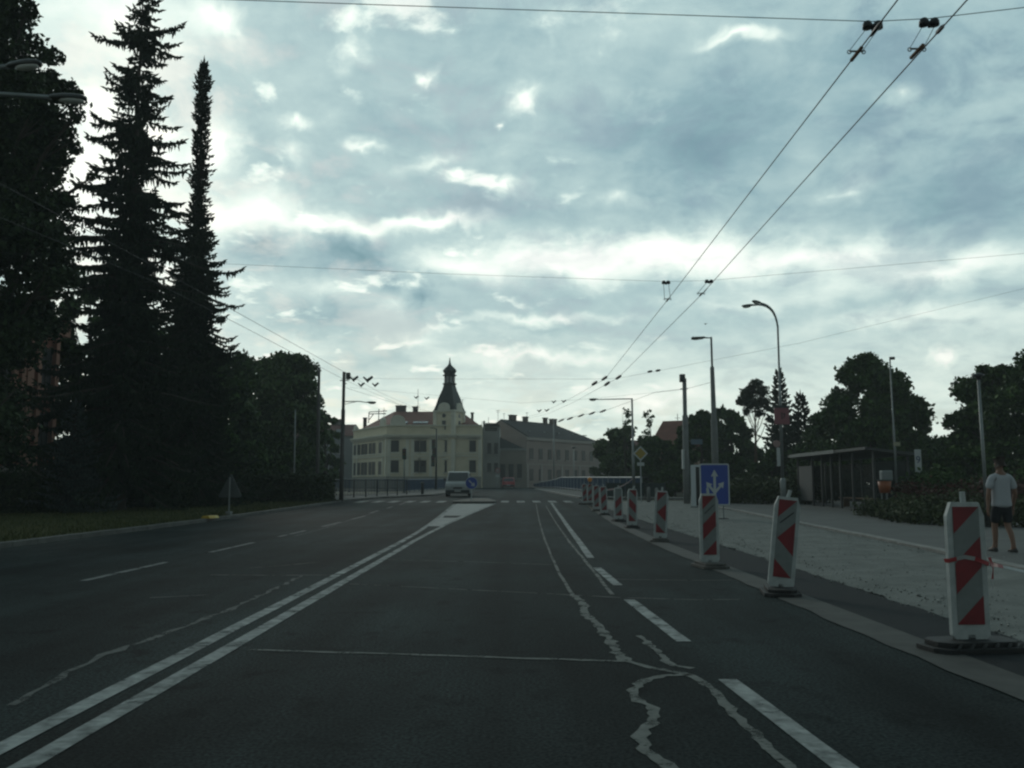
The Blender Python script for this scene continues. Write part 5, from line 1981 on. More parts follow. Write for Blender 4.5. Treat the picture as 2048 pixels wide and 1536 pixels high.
# tall white cabinet left of the blue sign
pc = grounded(W(1391, 970, 45).x, 45, .045)
root = thing('advert_cabinet', 'tall narrow cabinet with a white side left of the blue lane sign', 'cabinet', pc, R(-50))
hc = W(0, 930, 45).z - pc.z
MB().box((0, 0, hc / 2 + .03), (.30, .36, hc - .06)).build('cabinet_body', mat('white_cabinet_paint', (.55, .58, .6), .5, .06), root, bevel=.012)
MB().box((.155, 0, hc / 2), (.02, .3, hc - .2)).build('door', mat('dark_cabinet_door', (.02, .022, .024), .4, .15), root)
MB().box((0, 0, .03), (.36, .42, .06)).build('plinth', M_conc, root)

# yellow diamond priority sign
pd = grounded(W(1282, 970, 53).x, 53, .045)
root = thing('priority_sign', 'yellow diamond road sign with a white border on a white post', 'sign', pd, 0)
zc_ = W(0, 907, 53).z - pd.z
dm = lambda r, a: [(0, zc_ - r), (r, zc_), (0, zc_ + r), (-r, zc_)]
mb = MB().yprism(dm(.44, 0), -.015, .01, 1)
mb.yprism(dm(.33, 0), -.019, -.0145, 0)
mb.build('diamond', [mat('yellow_sign_film', (.32, .23, .03), .45, .1), M_signwhite], root)
MB().tube([(0, .04, 0), (0, .04, zc_ + .3)], .035, 8).build('post', mat('white_post_paint', (.42, .44, .44), .6, .1), root)
MB().box((0, -.0, zc_ - .62), (.42, .02, .2)).build('sub_plate', M_signwhite, root)
for k, (u, h_, lab) in enumerate(((1297, .95, 'left one of two grey bollards behind the boards'), (1313, .9, 'right one of two grey bollards behind the boards'))):
    p_ = grounded(W(u, 970, 55).x, 55, .012)
    o = MB().lathe([(.12, 0), (.11, h_ * .8), (.1, h_ * .9), (.05, h_)], (0, 0, 0), 12).build('bollard', M_conc, None, True)
    o.location = p_
    tag(o, lab, 'bollard', 'grey bollards')
# dark site fence behind the boards
fa, fb_ = Vector((W(1212, 970, 64).x, 64, 0)), Vector((W(1330, 970, 62).x, 62, 0))
pf = grounded((fa.x + fb_.x) / 2, 63, .05)
root = thing('site_fence', 'low dark fence panels behind the farthest delineator boards', 'fence', pf, math.atan2(fb_.y - fa.y, fb_.x - fa.x))
Lf = (fb_ - fa).length
for k in range(3):
    MB().box(((k - 1) * Lf / 3, 0, .62), (Lf / 3 - .1, .03, .95)).build('fence_panel', mat('dark_green_sheet', (.022, .036, .036), .7, .2), root)
for k in range(4):
    MB().tube([((k - 1.5) * Lf / 3, .03, 0), ((k - 1.5) * Lf / 3, .03, 1.2)], .03, 7).build('post', M_darksteel, root)

# ------------------------------------------------------------------ signs on the left verge
pt_ = grounded(W(461, 970, 34.5).x, 34.5, .1)
root = thing('warning_sign', 'grey back of a triangular sign on the grass verge', 'sign', pt_, R(-8))
zlo, zhi = W(0, 995, 34.5).z - pt_.z, W(0, 949, 34.5).z - pt_.z
mb = MB().yprism([(-.47, zlo + .04), (-.44, zlo), (.44, zlo), (.47, zlo + .04), (.035, zhi), (-.035, zhi)], -.012, .012)
mb.box((0, -.025, zlo + .28), (.5, .025, .04))
mb.build('panel', mat('dull_aluminium', (.06, .07, .07), .55, .15, 3, metal=.3), root)
MB().tube([(0, -.06, .0), (0, -.06, zhi - .1)], .03, 8).build('post', M_steel, root)
MB().box((0, -.05, .06), (.2, .2, .16)).build('pale_socket', M_conc, root, bevel=.02)
py_ = G(454, 1051, .12)
py_ = grounded(W(455, 970, 31.6).x, 31.6, .12)
root = thing('yellow_kerb_block', 'yellow block lying on the kerb below the triangular sign', 'kerb block', Vector((-10.42, 31.4, zt(31.4) + .115)), R(82))
MB().xprism([(-.17, 0), (.17, 0), (.1, .09), (-.1, .09)], -.36, .36).build('yellow_block', mat('yellow_road_plastic', (.45, .29, .02), .6, .15, 4), root, bevel=.01)
MB().xprism([(-.172, .0), (.172, .0), (.102, .091), (-.102, .091)], .1, .3).build('pale_band', mat('pale_yellow_band', (.5, .4, .12), .6, .15), root)

# keep-right sign on the traffic island
pk_ = grounded(W(943, 970, 54.3).x, 54.3, .134)
root = thing('keep_right_sign', 'round blue sign with a white arrow on the traffic island post', 'sign', pk_, R(3))
zc_ = W(0, 966, 54.3).z - pk_.z
MB().tube([(0, .03, 0), (0, .03, zc_ + .3)], .035, 8).build('post', MATS['white_post_paint'], root)
circ = lambda r: [(r * math.cos(2 * PI * k / 28), zc_ + r * math.sin(2 * PI * k / 28)) for k in range(28)]
mb = MB().yprism(circ(.37), -.015, .012, 1)
mb.yprism(circ(.345), -.019, -.0145, 0)
mb.build('disc', [M_signblue, M_signwhite], root)
mb = MB()
arrow(mb, -.16, zc_ + .16, .2, zc_ - .2, .07, .15, .2)
mb.v = [(x, y - .004, z) for x, y, z in mb.v]
mb.build('arrow', M_signwhite, root)

# ------------------------------------------------------------------ railings
def railing(name, pts, h, label, mrail, mbar, gap, rail_r=.045, barr=.018, post=2.4, group=None, base_dz=.1, kick=None):
    c = Vector(pts[len(pts) // 2])
    org_ = Vector((c.x, c.y, zt(c.y) + base_dz))
    root = thing(name, label, 'railing', org_, 0, group)
    P = []
    for a, b in zip(pts, pts[1:]):
        a, b = Vector(a), Vector(b)
        n = max(1, int((b - a).length / gap))
        P += [a.lerp(b, i / n) for i in range(n)]
    P.append(Vector(pts[-1]))
    gz = lambda p, z: Vector((p[0], p[1], zt(p[1]) + base_dz + z))
    MB().tube([gz(p, h(p[1])) for p in P[::4] + [P[-1]]], rail_r, 7).build('top_rail', mrail, root, True, org_)
    MB().tube([gz(p, .15) for p in P[::4] + [P[-1]]], rail_r * .7, 6).build('bottom_rail', mbar, root, True, org_)
    mb = MB()
    for p in P:
        mb.tube([gz(p, .15), gz(p, h(p[1]) - .02)], barr, 4, cap=False)
    mb.build('bars', mbar, root, False, org_)
    acc_, k = 0, 0
    last = None
    for p in P:
        if last is None or (p - last).length >= post:
            MB().box(gz(p, h(p[1]) / 2 + .02), (.09, .09, h(p[1]) + .04)).build('post', mrail, root, False, org_)
            last = p
    return root


railing('bridge_railing', [(9.5, 66.3), (7.4, 92), (5.7, 118), (3.2, 133)], lambda y: 1.42 if y < 112 else max(.5, 1.42 - (y - 112) * .044), 'blue bridge railing with a pale top rail along the right pavement', M_paleblue, M_blue, .13, .07, .028, 2.6)
railing('bridge_railing', [(-18, 85), (-10.3, 87), (-8.2, 119)], lambda y: 1.2, 'blue bridge railing behind the thin dark railing on the left', M_blue, M_blue, .14, .06, .03, 2.6)
railing('thin_railing', [(-12.4, 58.3), (-11.6, 64), (-8.7, 76.5)], lambda y: 1.28, 'thin dark railing round the left pavement corner', M_darksteel, M_darksteel, .55, .03, .012, 2.2)
p_ = grounded(W(845, 970, 78).x, 78, .1)
o = MB().lathe([(.13, 0), (.12, .85), (.15, .88), (.15, .98), (.05, 1.05)], (0, 0, 0), 10).build('dark_bollard', M_darksteel, None, True)
o.location = p_
tag(o, 'dark bollard on the left pavement corner near the van', 'bollard')

# ------------------------------------------------------------------ signals and posts by the bridge
def signal_head(root, org_, c, d=(0, -1, 0), h=.9, w=.32):
    hd = MB().box(c, (w, .26, h)).build('signal_head', M_black, root, False, org_, .03)
    for k, cc in enumerate(((.12, .02, .02), (.12, .08, .01), (.02, .1, .05))):
        z = c[2] + h * (.3 - .3 * k)
        MB().lathe([(.1, 0), (.1, .02)], (0, 0, 0), 12).build('lens', mat(('dark_red_lens', 'dark_amber_lens', 'dark_green_lens')[k], cc, .3, .1), hd, False)
        ch = hd.children[-1]
        ch.rotation_euler = (PI / 2, 0, 0)
        ch.location = Vector((c[0], c[1] - .128, z)) - org_
    return hd


b_ = grounded(W(872, 970, 106).x, 106, .1)
root = thing('signal_mast', 'tall dark mast with signal heads before the yellow corner house', 'traffic lights', b_, 0)
t_ = Vector((b_.x, 106, W(0, 858, 106).z))
MB().tube([b_, t_], [.13, .08], 9).build('pole', M_darksteel, root, True, b_)
MB().tube([t_, t_ + Vector((-.4, 0, .12)), t_ + Vector((-.7, 0, .12))], .05, 6).build('arm', M_darksteel, root, True, b_)
for (uu, vv, h) in ((867, 889, 1.1), (868, 905, 1.1), (866, 922, 1.3)):
    p_ = W(uu, vv, 105.8)
    signal_head(root, b_, p_, h=h, w=.42)
b_ = grounded(W(808, 970, 82).x, 82, .1)
root = thing('signal_post', 'slim post with a signal head on the left pavement corner', 'traffic lights', b_, 0)
t_ = Vector((b_.x, 82, W(0, 895, 82).z))
MB().tube([b_, t_], [.07, .06], 9).build('pole', M_steel, root, True, b_)
signal_head(root, b_, Vector((t_.x, 81.9, W(0, 908, 82).z)), h=.95, w=.36)
b_ = grounded(W(1108, 970, 122).x, 122, .1)
root = thing('thin_mast', 'very tall thin mast in front of the long pink house', 'mast', b_, 0)
MB().tube([b_, Vector((b_.x, 122, W(0, 838, 122).z))], [.1, .06], 8).build('pole', M_steel, root, True, b_)
MB().tube([Vector((b_.x - .2, 122, W(0, 845, 122).z)), Vector((b_.x + .2, 122, W(0, 845, 122).z))], .03, 6).build('crossarm', M_darksteel, root, False, b_)
b_ = grounded(W(1148, 970, 104).x, 104, .1)
root = thing('footway_lamp', 'pale slim lamp on the bridge pavement before the long pink house', 'street lamp', b_, 0)
t_ = Vector((b_.x, 104, W(0, 897, 104).z))
MB().tube([b_, t_], [.09, .06], 8).build('pole', mat('pale_lamp_paint', (.38, .38, .37), .6, .1), root, True, b_)
MB().lathe([(.05, 0), (.3, .06), (.3, .12), (.08, .2)], t_, 12).build('hood', M_lamp, root, True, b_)
b_ = grounded(W(995.5, 970, 124).x, 124, .01)
root = thing('round_sign', 'round faded red and white sign on a post left of the red car', 'sign', b_, 0)
zc_ = W(0, 941, 124).z - b_.z
MB().tube([(0, .05, 0), (0, .05, zc_ + .2)], .05, 8).build('post', M_steel, root)
mb = MB()
cc_ = lambda r: [(r * math.cos(2 * PI * k / 20), zc_ + r * math.sin(2 * PI * k / 20)) for k in range(20)]
mb.yprism(cc_(.34), -.015, .01, 0)
mb.yprism(cc_(.24), -.019, -.0145, 1)
mb.build('disc', [mat('faded_red_film_light', (.32, .1, .1), .6, .1), mat('dull_white_film', (.3, .28, .28), .6, .1)], root)
MB().box((0, 0, zc_ - .75), (.55, .02, .3)).build('sub_plate', M_signwhite, root)

# ------------------------------------------------------------------ vehicles
M_tyre = mat('tyre_rubber', (.02, .02, .02), .8, .2)
M_rim = mat('wheel_rim', (.25, .26, .27), .4, .1, metal=.6)
M_carglass = mat('vehicle_glass', (.05, .065, .075), .12, .1)
M_plate = mat('blank_plate', (.45, .45, .43), .5, .05)


def vehicle(name, label, cat, loc, rz, Lh, Wd, low, cab, paint, glass, lampc, rear=False):
    """front faces -y. low: (y, z) outline of the body; cab: list of (y, z) of the cabin outline with its roof narrower"""
    root = thing(name, label, cat, loc, rz)
    mb = MB()
    hw = Wd / 2
    mb.prism(low, lambda p, t: (t * hw * (1 if p[1] < .75 else .985), p[0], p[1]), -1, 1)
    zmin, zmax = min(z for _, z in cab), max(z for _, z in cab)
    nrw = lambda z: hw * (.965 - .14 * (z - zmin) / (zmax - zmin))
    mb.prism(cab, lambda p, t: (t * nrw(p[1]), p[0], p[1]), -1, 1)
    body = mb.build('body', paint, root, bevel=.05)
    # glass laid on the cabin faces
    def pane(nm, i, j, k0, k1, inset, off):
        (ya, za), (yb, zb2) = cab[i], cab[j]
        pts = []
        for t, sgn in ((k0, -1), (k0, 1), (k1, 1), (k1, -1)):
            y, z = ya + (yb - ya) * t, za + (zb2 - za) * t
            pts.append(Vector((sgn * (nrw(z) - inset), y, z)))
        nr = Vector((0, zb2 - za, -(yb - ya))).normalized()
        if nr.dot(Vector((0, off, 0))) < 0:
            nr = -nr
        MB().add([p + nr * .006 for p in pts] + [p + nr * .02 for p in pts], [(0, 1, 2, 3), (7, 6, 5, 4), (0, 4, 5, 1), (1, 5, 6, 2), (2, 6, 7, 3), (3, 7, 4, 0)]).build(nm, glass, root)
    pane('windscreen', 0, 1, .1, .93, .1, -1)
    pane('rear_window', len(cab) - 1, len(cab) - 2, .12, .9, .12, 1)
    y0, y1 = cab[1][0] + .15, cab[-2][0] - .1
    for sgn in (-1, 1):
        for a, b in ((y0 + .1, (y0 + y1) / 2 - .05), ((y0 + y1) / 2 + .05, y1)):
            z0_, z1_ = zmin + .1, zmax - .14
            vs = [Vector((sgn * (nrw(z) + .006), y, z)) for y, z in ((a, z0_), (b, z0_), (b, z1_), (a, z1_))]
            vs += [v + Vector((sgn * .012, 0, 0)) for v in vs]
            MB().add(vs, [(0, 1, 2, 3), (7, 6, 5, 4), (0, 4, 5, 1), (1, 5, 6, 2), (2, 6, 7, 3), (3, 7, 4, 0)]).build('side_window', glass, root)
        MB().box((sgn * (hw + .09), cab[0][0] + .1, zmin + .16), (.17, .1, .2)).build('mirror', M_black, root, bevel=.02)
    yf = min(y for y, z in low)
    yr = max(y for y, z in low)
    for yy in (yf + Lh * .19, yr - Lh * .19):
        for sgn in (-1, 1):
            wh = MB()
            wc = Vector((sgn * (hw - .1), yy, .31))
            wh.tube([wc - Vector((.1, 0, 0)), wc + Vector((.1, 0, 0))], .31, 18)
            w_ = wh.build('wheel', M_tyre, root)
            MB().tube([wc + Vector((sgn * .09, 0, 0)), wc + Vector((sgn * .112, 0, 0))], .19, 14).build('rim', M_rim, w_)
    ye, sg = (yf, -1) if not rear else (yf, -1)
    for sgn in (-1, 1):
        MB().box((sgn * (hw - .24), yf - .0, .78), (.34, .06, .2)).build('headlight' if not rear else 'tail_light', lampc, root, bevel=.02)
    MB().box((0, yf - .015, .42), (Wd - .12, .08, .22)).build('bumper', mat('dark_bumper_plastic', (.03, .032, .032), .6, .1), root, bevel=.02)
    MB().box((0, yf - .062, .45), (.5, .012, .11)).build('number_plate', M_plate, root)
    if not rear:
        MB().box((0, yf - .012, .68), (.7, .03, .12)).build('grille', M_black, root)
    return root


low = [(-2.35, .25), (-2.42, .5), (-2.38, .85), (-2.2, 1.05), (-1.55, 1.2), (2.4, 1.2), (2.42, .3)]
cab_ = [(-1.6, 1.17), (-.85, 1.93), (-.55, 1.99), (2.2, 1.99), (2.4, 1.17)]
vehicle('white_van', 'white van coming across the bridge beside the traffic island', 'van', grounded(W(918, 970, 73).x, 73, .004), R(1), 4.8, 1.95, low, cab_, mat('white_van_paint', (.3, .315, .315), .35, .04), M_carglass, mat('clear_lamp_glass', (.45, .47, .47), .15, .05))
low = [(-1.95, .25), (-2.0, .5), (-1.95, .92), (1.3, .95), (1.95, .8), (2.0, .5), (1.95, .25)]
cab_ = [(-1.8, .9), (-1.35, 1.42), (-1.1, 1.48), (.3, 1.46), (1.2, .9)]
vehicle('red_car', 'small red car driving off towards the low house', 'car', grounded(W(1017, 970, 126).x, 126, .004), R(0), 3.95, 1.75, low, cab_, mat('red_car_paint', (.4, .025, .03), .35, .05), M_carglass, mat('red_lamp_glass', (.35, .02, .02), .2, .05), True)

# ------------------------------------------------------------------ the man walking away on the footway
M_skin = mat('tanned_skin', (.2, .11, .075), .6, .08, 6)
M_hair = mat('dark_brown_hair', (.03, .02, .015), .8, .3, 20)
M_shirt = mat('white_cotton', (.37, .385, .41), .9, .05, 5)
M_shorts = mat('black_cotton', (.018, .02, .024), .9, .2, 5)
M_shoe = mat('dark_shoe', (.035, .032, .03), .7, .2, 6)


def skin_mesh(name, joints, edges, m, parent, root_i=0, sub=2):
    me = bpy.data.meshes.new(name)
    me.from_pydata([j[0] for j in joints], edges, [])
    ob = bpy.data.objects.new(name, me)
    COL.objects.link(ob)
    ob.parent = parent
    me.materials.append(m)
    if not me.skin_vertices:
        bm = bmesh.new()
        bm.from_mesh(me)
        bm.verts.layers.skin.verify()
        bm.to_mesh(me)
        bm.free()
    for i, j in enumerate(joints):
        r = j[1]
        me.skin_vertices[0].data[i].radius = r if isinstance(r, tuple) else (r, r)
        me.skin_vertices[0].data[i].use_root = (i == root_i)
    s = ob.modifiers.new('skin', 'SKIN')
    s.use_smooth_shade = True
    sb_ = ob.modifiers.new('smooth', 'SUBSURF')
    sb_.levels = sb_.render_levels = sub
    return ob


pm = grounded(9.17, 17.0, .05)
man = thing('person', 'man in a white T-shirt and black shorts walking away on the footway', 'person', pm, R(4))
# local frame: x right, y forward (away), z up; mid-stride, left foot ahead
J, E_ = [], []


def jn(p, r, frm=None):
    J.append((p, r))
    if frm is not None:
        E_.append((frm, len(J) - 1))
    return len(J) - 1


pel = jn((0, 0, .93), (.15, .10))
wst = jn((0, .005, 1.08), (.135, .095), pel)
che = jn((0, .0, 1.27), (.155, .105), wst)
col = jn((0, -.015, 1.42), (.10, .075), che)
nck = jn((0, .0, 1.50), (.055, .055), col)
jaw = jn((0, .02, 1.575), (.066, .082), nck)
hed = jn((0, .012, 1.655), (.076, .094), jaw)
crn = jn((0, .005, 1.72), (.058, .07), hed)
for s, fy, ky, fx in ((-1, .13, .1, -.1), (1, -.12, .02, .105)):
    hip = jn((s * .095, 0, .87), .085, pel)
    kne = jn((s * .1, ky, .49), .058, hip)
    clf = jn((s * .103, (ky + fy) / 2 - .025, .34), .055, kne)
    ank = jn((fx, fy - .02, .095), .036, clf)
    hee = jn((fx, fy - .04, .04), .034, ank)
    toe = jn((fx + s * .02, fy + .13, .03), (.036, .024), ank)
for s, hy in ((-1, -.03), (1, .1)):
    sh = jn((s * .18, -.01, 1.38), .058, col)
    ub = jn((s * .225, -.02, 1.25), .05, sh)
    elb = jn((s * .262, -.03, 1.09), .041, ub)
    fa_ = jn((s * .272, hy * .4, .97), .04, elb)
    wr = jn((s * .28, hy, .85), .027, fa_)
    pal = jn((s * .283, hy + .015, .785), (.022, .036), wr)
    for k, (dy, ln) in enumerate(((-.03, .06), (-.01, .072), (.01, .078), (.03, .07))):
        f1 = jn((s * .284, hy + .015 + dy, .735), .0095, pal)
        f2 = jn((s * .276, hy + .02 + dy, .735 - ln * .55), .0085, f1)
        f3 = jn((s * .262, hy + .022 + dy, .735 - ln), .007, f2)
    t1 = jn((s * .268, hy + .055, .77), .0105, pal)
    t2 = jn((s * .258, hy + .07, .735), .009, t1)
skin_mesh('body', J, E_, M_skin, man)
# clothes follow the body
J, E_ = [], []
a = jn((0, .0, .80), (.205, .14))
b = jn((0, .0, .9), (.205, .14), a)
c = jn((0, .003, 1.1), (.185, .135), b)
d = jn((0, .0, 1.29), (.2, .135), c)
e = jn((0, -.015, 1.425), (.125, .085), d)
f = jn((0, -.008, 1.462), (.075, .066), e)
for s in (-1, 1):
    sh = jn((s * .175, -.012, 1.388), .07, e)
    ub = jn((s * .222, -.02, 1.27), .075, sh)
    uc = jn((s * .242, -.024, 1.15), .078, ub)
skin_mesh('t_shirt', J, E_, M_shirt, man, 2)
J, E_ = [], []
a = jn((0, 0, .93), (.165, .115))
b = jn((0, 0, .84), (.16, .115), a)
for s, ky in ((-1, .1), (1, .02)):
    h1 = jn((s * .095, ky * .25, .78), .105, b)
    h2 = jn((s * .1, ky * .6, .64), .098, h1)
    h3 = jn((s * .1, ky * .85, .52), .094, h2)
skin_mesh('shorts', J, E_, M_shorts, man, 0)
J, E_ = [], []
a = jn((0, -.03, 1.6), (.062, .05))
b = jn((0, -.015, 1.66), (.084, .086), a)
c = jn((0, .0, 1.72), (.07, .08), b)
d = jn((0, .05, 1.735), (.055, .045), c)
skin_mesh('hair', J, E_, M_hair, man, 1)
for s in (-1, 1):
    MB().ball((s * .079, .01, 1.625), (.012, .022, .032), 8, 6).build('ear', M_skin, man, True)
    MB().ball((s * .032, .098, 1.645), (.014, .01, .009), 8, 6).build('eye', mat('eye_white', (.5, .5, .5), .3), man, True)
mb = MB().add([(-.012, .1, 1.61), (.012, .1, 1.61), (0, .122, 1.607), (0, .1, 1.648), (0, .098, 1.6)], [(0, 2, 3), (2, 1, 3), (0, 4, 2), (4, 1, 2), (0, 3, 1, 4)])
mb.build('nose', M_skin, man, True)
MB().ball((0, .096, 1.575), (.024, .01, .007), 8, 6).build('mouth', mat('lips', (.25, .09, .08), .5), man, True)
for s, fy, fx, pitch in ((-1, .13, -.1, 0), (1, -.12, .105, 0)):
    mb = MB()
    rings = []
    for t, w_, h_ in ((-.075, .028, .05), (-.05, .038, .085), (0, .04, .095), (.06, .043, .07), (.12, .046, .05), (.165, .038, .035), (.19, .015, .02)):
        rings.append([(fx + s * .01 + w_ * math.cos(q), fy + t, max(.002, .004 + h_ * .5 + h_ * .5 * math.sin(q))) for q in [2 * PI * k / 10 for k in range(10)]])
    vs = [p for r in rings for p in r]
    fs = []
    for i in range(len(rings) - 1):
        for k in range(10):
            fs.append((i * 10 + k, i * 10 + (k + 1) % 10, (i + 1) * 10 + (k + 1) % 10, (i + 1) * 10 + k))
    fs += [tuple(range(9, -1, -1)), tuple(range(60, 70))]
    mb.add(vs, fs).build('shoe', M_shoe, man, True)

# ------------------------------------------------------------------ the trolley wires
M_wire = mat('dark_copper_wire', (.03, .032, .032), .6, .2, 3)
M_insul = mat('black_insulator', (.02, .022, .026), .45, .2, 4)
M_clamp = mat('rusty_clamp', (.16, .085, .045), .8, .3, 8)


def wire(name, pts, r, label, group, sag=0.0, cat='wire'):
    P = []
    for a, b in zip(pts, pts[1:]):
        a, b = Vector(a), Vector(b)
        n = 8
        P += [a.lerp(b, i / n) - Vector((0, 0, sag * 4 * (i / n) * (1 - i / n))) for i in range(n)]
    P.append(Vector(pts[-1]))
    o = MB().tube(P, r, 5).build(name, M_wire, None, True, P[0])
    return tag(o, label, cat, group)


GC = 'trolley contact wires'
GS = 'span wires across the road'
ZC = 5.8


def ext(a, b, y):
    t = (y - a.y) / (b.y - a.y)
    return a.lerp(b, t)


w1 = [HP(1740, 72, ZC), HP(1335, 600, ZC), HP(1210, 758, ZC)]
w2 = [HP(1862, 80, ZC), HP(1402, 590, ZC), HP(1237, 755, ZC)]
w1 = [ext(w1[0], w1[1], -4)] + w1 + [W(1130, 803, 58), W(1085, 825, 78), W(1040, 838, 100)]
w2 = [ext(w2[0], w2[1], -4)] + w2 + [W(1150, 803, 58), W(1100, 826, 78), W(1052, 838, 100)]
wire('contact_wire', w1, .0075, 'left wire of the trolley pair over the car lane', GC)
wire('contact_wire', w2, .0075, 'right wire of the trolley pair over the car lane', GC)
o1_ = [HP(-350, 180, ZC), HP(300, 528, ZC), HP(480, 628, ZC), HP(690, 745, ZC), W(760, 785, 52), W(835, 818, 80)]
o2_ = [HP(-420, 260, ZC), HP(300, 560, ZC), HP(470, 645, ZC), HP(690, 760, ZC), W(740, 783, 54), W(830, 822, 80)]
wire('contact_wire', o1_, .0062, 'upper wire of the trolley pair on the left before the trees', GC)
wire('contact_wire', o2_, .0062, 'lower wire of the trolley pair on the left before the trees', GC)
o3_ = [W(1085, 850, 84), W(1115, 840, 80), W(1160, 831, 72), W(1214, 820, 64), W(1310, 785, 56), W(1372, 778, 52), W(1428, 763, 48)]
wire('span_wire', o3_, .01, 'wire with black insulator rods running to the concrete mast', GS)
# span wires
s1y = 9.0
S1 = [W(-300, -30, 9.6), W(480, 0, 9.4), W(1000, 18, 9.2), W(1745, 43, s1y), W(1860, 37, s1y), W(2048, 15, 9.0), W(2500, -50, 9)]
wire('span_wire', S1, .0045, 'near span wire along the top of the view', GS)
s2y = HP(1335, 600, ZC).y
S2 = [W(-500, 480, s2y + 1), W(480, 529, s2y + .4), W(900, 548, s2y), W(1332, 563, s2y), W(1418, 561, s2y), W(2048, 507, s2y), W(2500, 465, s2y)]
wire('span_wire', S2, .0035, 'second span wire crossing at mid height', GS)
s3y = 36.0
S3 = [Vector((tL.x, tL.y, W(0, 757, 57).z)), W(900, 758, 46), W(1205, 758, s3y), W(1238, 756, s3y), W(1320, 741, 39), W(1600, 686, 39), W(2048, 577, 38), W(2500, 470, 38)]
wire('span_wire', S3, .0045, 'far span wire from the left brown mast over the turret', GS)
S4 = [Vector((tC.x, 52, W(0, 777, 52).z)), W(1290, 787, 53), W(1150, 800, 56), W(1040, 806, 60), W(700, 775, 58)]
wire('span_wire', S4, .005, 'thin span wire from the concrete mast towards the left mast', GS)
S5 = [W(690, 775, 57), W(800, 810, 66), W(930, 838, 90)]
wire('span_wire', S5, .009, 'thin guy wire from the left brown mast towards the turret', GS)


def hanger(cw, top, label, big=True):
    """insulator pair on the span wire, two strings, and the clamp on the contact wire"""
    cw, top = Vector(cw), Vector(top)
    k = 1.0
    root = thing('wire_hanger', label, 'wire hanger', top, 0, 'hangers of the trolley wires')
    mb = MB()
    for s in (-1, 1):
        mb.lathe([(.012, .035), (.035, .03), (.05, .0), (.052, -.045), (.03, -.05)], top + Vector((s * .055, 0, 0)), 10)
    mb.box(top + Vector((0, 0, -.02)), (.1, .03, .04))
    mb.ball(top + Vector((0, 0, -.055)), .018, 8, 6)
    mb.build('insulator', M_insul, root, True, top)
    mb = MB()
    for s in (-1, 1):
        mb.tube([top + Vector((s * .062, 0, -.04)), cw + Vector((s * .07, 0, .04))], .0035 if big else .006, 5)
    mb.build('string', M_wire, root, False, top)
    mb = MB().tube([cw + Vector((0, -.14, .0)), cw + Vector((0, .14, 0))], [.02, .02], 7)
    mb.build('clamp', M_clamp, root, False, top)
    mb = MB().tube([cw + Vector((-.075, 0, .03)), cw + Vector((.075, 0, .03))], .01, 6)
    for s in (-1, 1):
        ring = [cw + Vector((s * .075 + .02 * math.cos(q), 0, .022 + .02 * math.sin(q))) for q in [2 * PI * k / 10 for k in range(11)]]
        mb.tube(ring, .006, 5, cap=False)
    mb.build('ring', M_steel, root, False, top)
    return root


hanger(HP(1713, 108, ZC), W(1745, 49, s1y), 'left of the two nearest hangers at the top edge')
hanger(HP(1834, 103, ZC), W(1858, 43, s1y), 'right of the two nearest hangers at the top edge')
hanger(HP(1335, 600, ZC), W(1332, 564, s2y), 'left of the two hangers on the second span wire', False)
hanger(HP(1402, 589, ZC), W(1418, 562, s2y), 'right of the two hangers on the second span wire', False)


def rod(name, a, b, r, label, group, cat='insulator'):
    a, b = Vector(a), Vector(b)
    m_ = (a + b) / 2
    d = b - a
    pr = [a, a + d * .12, a + d * .2, a + d * .8, a + d * .88, b]
    o = MB().tube(pr, [r * .5, r * .6, r, r, r * .6, r * .5], 7).build(name, M_insul, None, True, a)
    return tag(o, label, cat, group)


# splice sleeves on the near wires
rod('wire_sleeve', HP(1742, 72, ZC + .03), HP(1764, 42, ZC + .03), .022, 'brown sleeve on the left wire just under the top hanger', 'sleeves on the trolley wires')
rod('wire_sleeve', HP(1872, 68, ZC + .03), HP(1888, 50, ZC + .03), .022, 'brown sleeve on the right wire just right of the top hanger', 'sleeves on the trolley wires')
for k, (uv, lab) in enumerate((((1188, 767), 'lower left insulator on the lane wires above the long lamp arm'), ((1208, 757), 'upper left insulator on the lane wires above the long lamp arm'),
                               ((1213, 768), 'lower right insulator on the lane wires above the long lamp arm'), ((1236, 755), 'upper right insulator on the lane wires above the long lamp arm'))):
    a = W(uv[0] - 4, uv[1] + 3, 37)
    b = W(uv[0] + 6, uv[1] - 4, 36)
    rod('lane_insulator', a, b, .06, lab, 'insulators on the lane wires')
seq = [(1122, 841, 80), (1140, 837, 76), (1162, 831, 72), (1184, 826.5, 68), (1206, 822, 64.6)]
rods = ['first', 'second', 'third', 'fourth', 'last']
for k, (u, v, Y) in enumerate(seq):
    rod('insulator_rod', W(u - 6, v + 2.5, Y + .4), W(u + 6, v - 2.5, Y - .4), .075, f'{rods[k]} of five black insulator rods counted from the pink house roof', 'black insulator rods in a row')
for k, (u, v) in enumerate(((1300, 743), (1316, 741))):
    rod('span_insulator', W(u - 5, v + 1, 39), W(u + 5, v - 1, 39), .05, ('left' if k == 0 else 'right') + ' insulator on the far span wire over the red-roofed house', 'insulators on the far span wire')


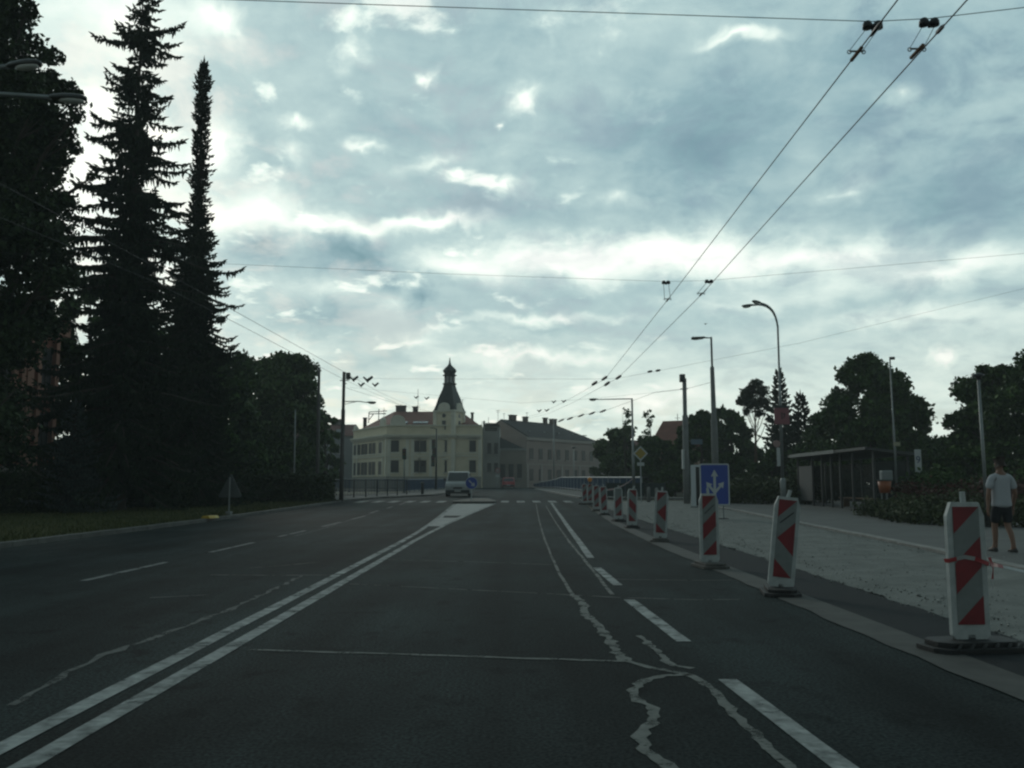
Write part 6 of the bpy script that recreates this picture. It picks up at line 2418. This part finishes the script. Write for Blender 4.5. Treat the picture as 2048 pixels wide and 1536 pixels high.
def switch_hanger(u, v, Y, s, label):
    c = W(u, v, Y)
    root = thing('wire_switch', label, 'wire fitting', c, 0, 'V-shaped fittings on the left wires')
    MB().tube([(-.16 * s, 0, .1 * s), (0, 0, -.05 * s), (.02 * s, 0, -.12 * s)], [.03 * s, .05 * s, .02 * s], 6).build('left_wing', M_insul, root)
    MB().tube([(.2 * s, -.1, .1 * s), (.05 * s, 0, 0), (0, 0, -.06 * s)], [.045 * s, .06 * s, .04 * s], 6).build('right_wing', M_insul, root)
    return root


switch_hanger(707, 758, 50, 1.3, 'V-shaped fitting nearest to the brown mast on the upper wire')
switch_hanger(735, 759, 48, 1.4, 'V-shaped fitting farther out on the upper wire')
switch_hanger(722, 770, 50, 1.0, 'small fitting nearer the brown mast on the lower wire')
switch_hanger(750, 770, 50, 1.0, 'small fitting farther out on the lower wire')
switch_hanger(832, 795, 70, 1.0, 'small fitting above the roof aerial of the corner house')
switch_hanger(853, 797, 70, 1.0, 'small fitting left of the turret roof')
for k, (u, v) in enumerate(((1078, 822), (1093, 821), (1107, 804), (1127, 803))):
    switch_hanger(u, v, 66, .9, ('leftmost small fitting above the pink house chimneys', 'second small fitting above the pink house chimneys', 'third small fitting, right above the pink house chimneys', 'last small fitting, nearest the long lamp arm')[k])

# a bird far up
p = W(1411, 648, 60)
root = thing('bird', 'tiny dark bird flying above the flat-headed lamp', 'bird', p)
MB().ball((0, 0, 0), (.05, .13, .045), 8, 6).build('body', M_insul, root, True)
for s in (-1, 1):
    MB().add([(0, .05, .01), (s * .1, .06, .05), (s * .2, -.02, .02), (s * .09, -.05, .03), (0, -.04, .01), (0, .0, .03)], [(0, 1, 5), (1, 2, 5), (2, 3, 5), (3, 4, 5), (0, 5, 4), (0, 4, 3, 2, 1)]).build('wing', M_insul, root)

# ------------------------------------------------------------------ damp evening air
hz_m = bpy.data.materials.new('damp_air')
hz_m.use_nodes = True
nt = hz_m.node_tree
nt.nodes.remove(nt.nodes['Principled BSDF'])
pv = nt.nodes.new('ShaderNodeVolumePrincipled')
pv.inputs['Color'].default_value = (.88, .94, .95, 1)
pv.inputs['Density'].default_value = 0.0009
nt.links.new(pv.outputs[0], nt.nodes['Material Output'].inputs['Volume'])
hz = MB().box((0, 60, 14), (320, 300, 32)).build('haze', hz_m)
hz['kind'] = 'stuff'
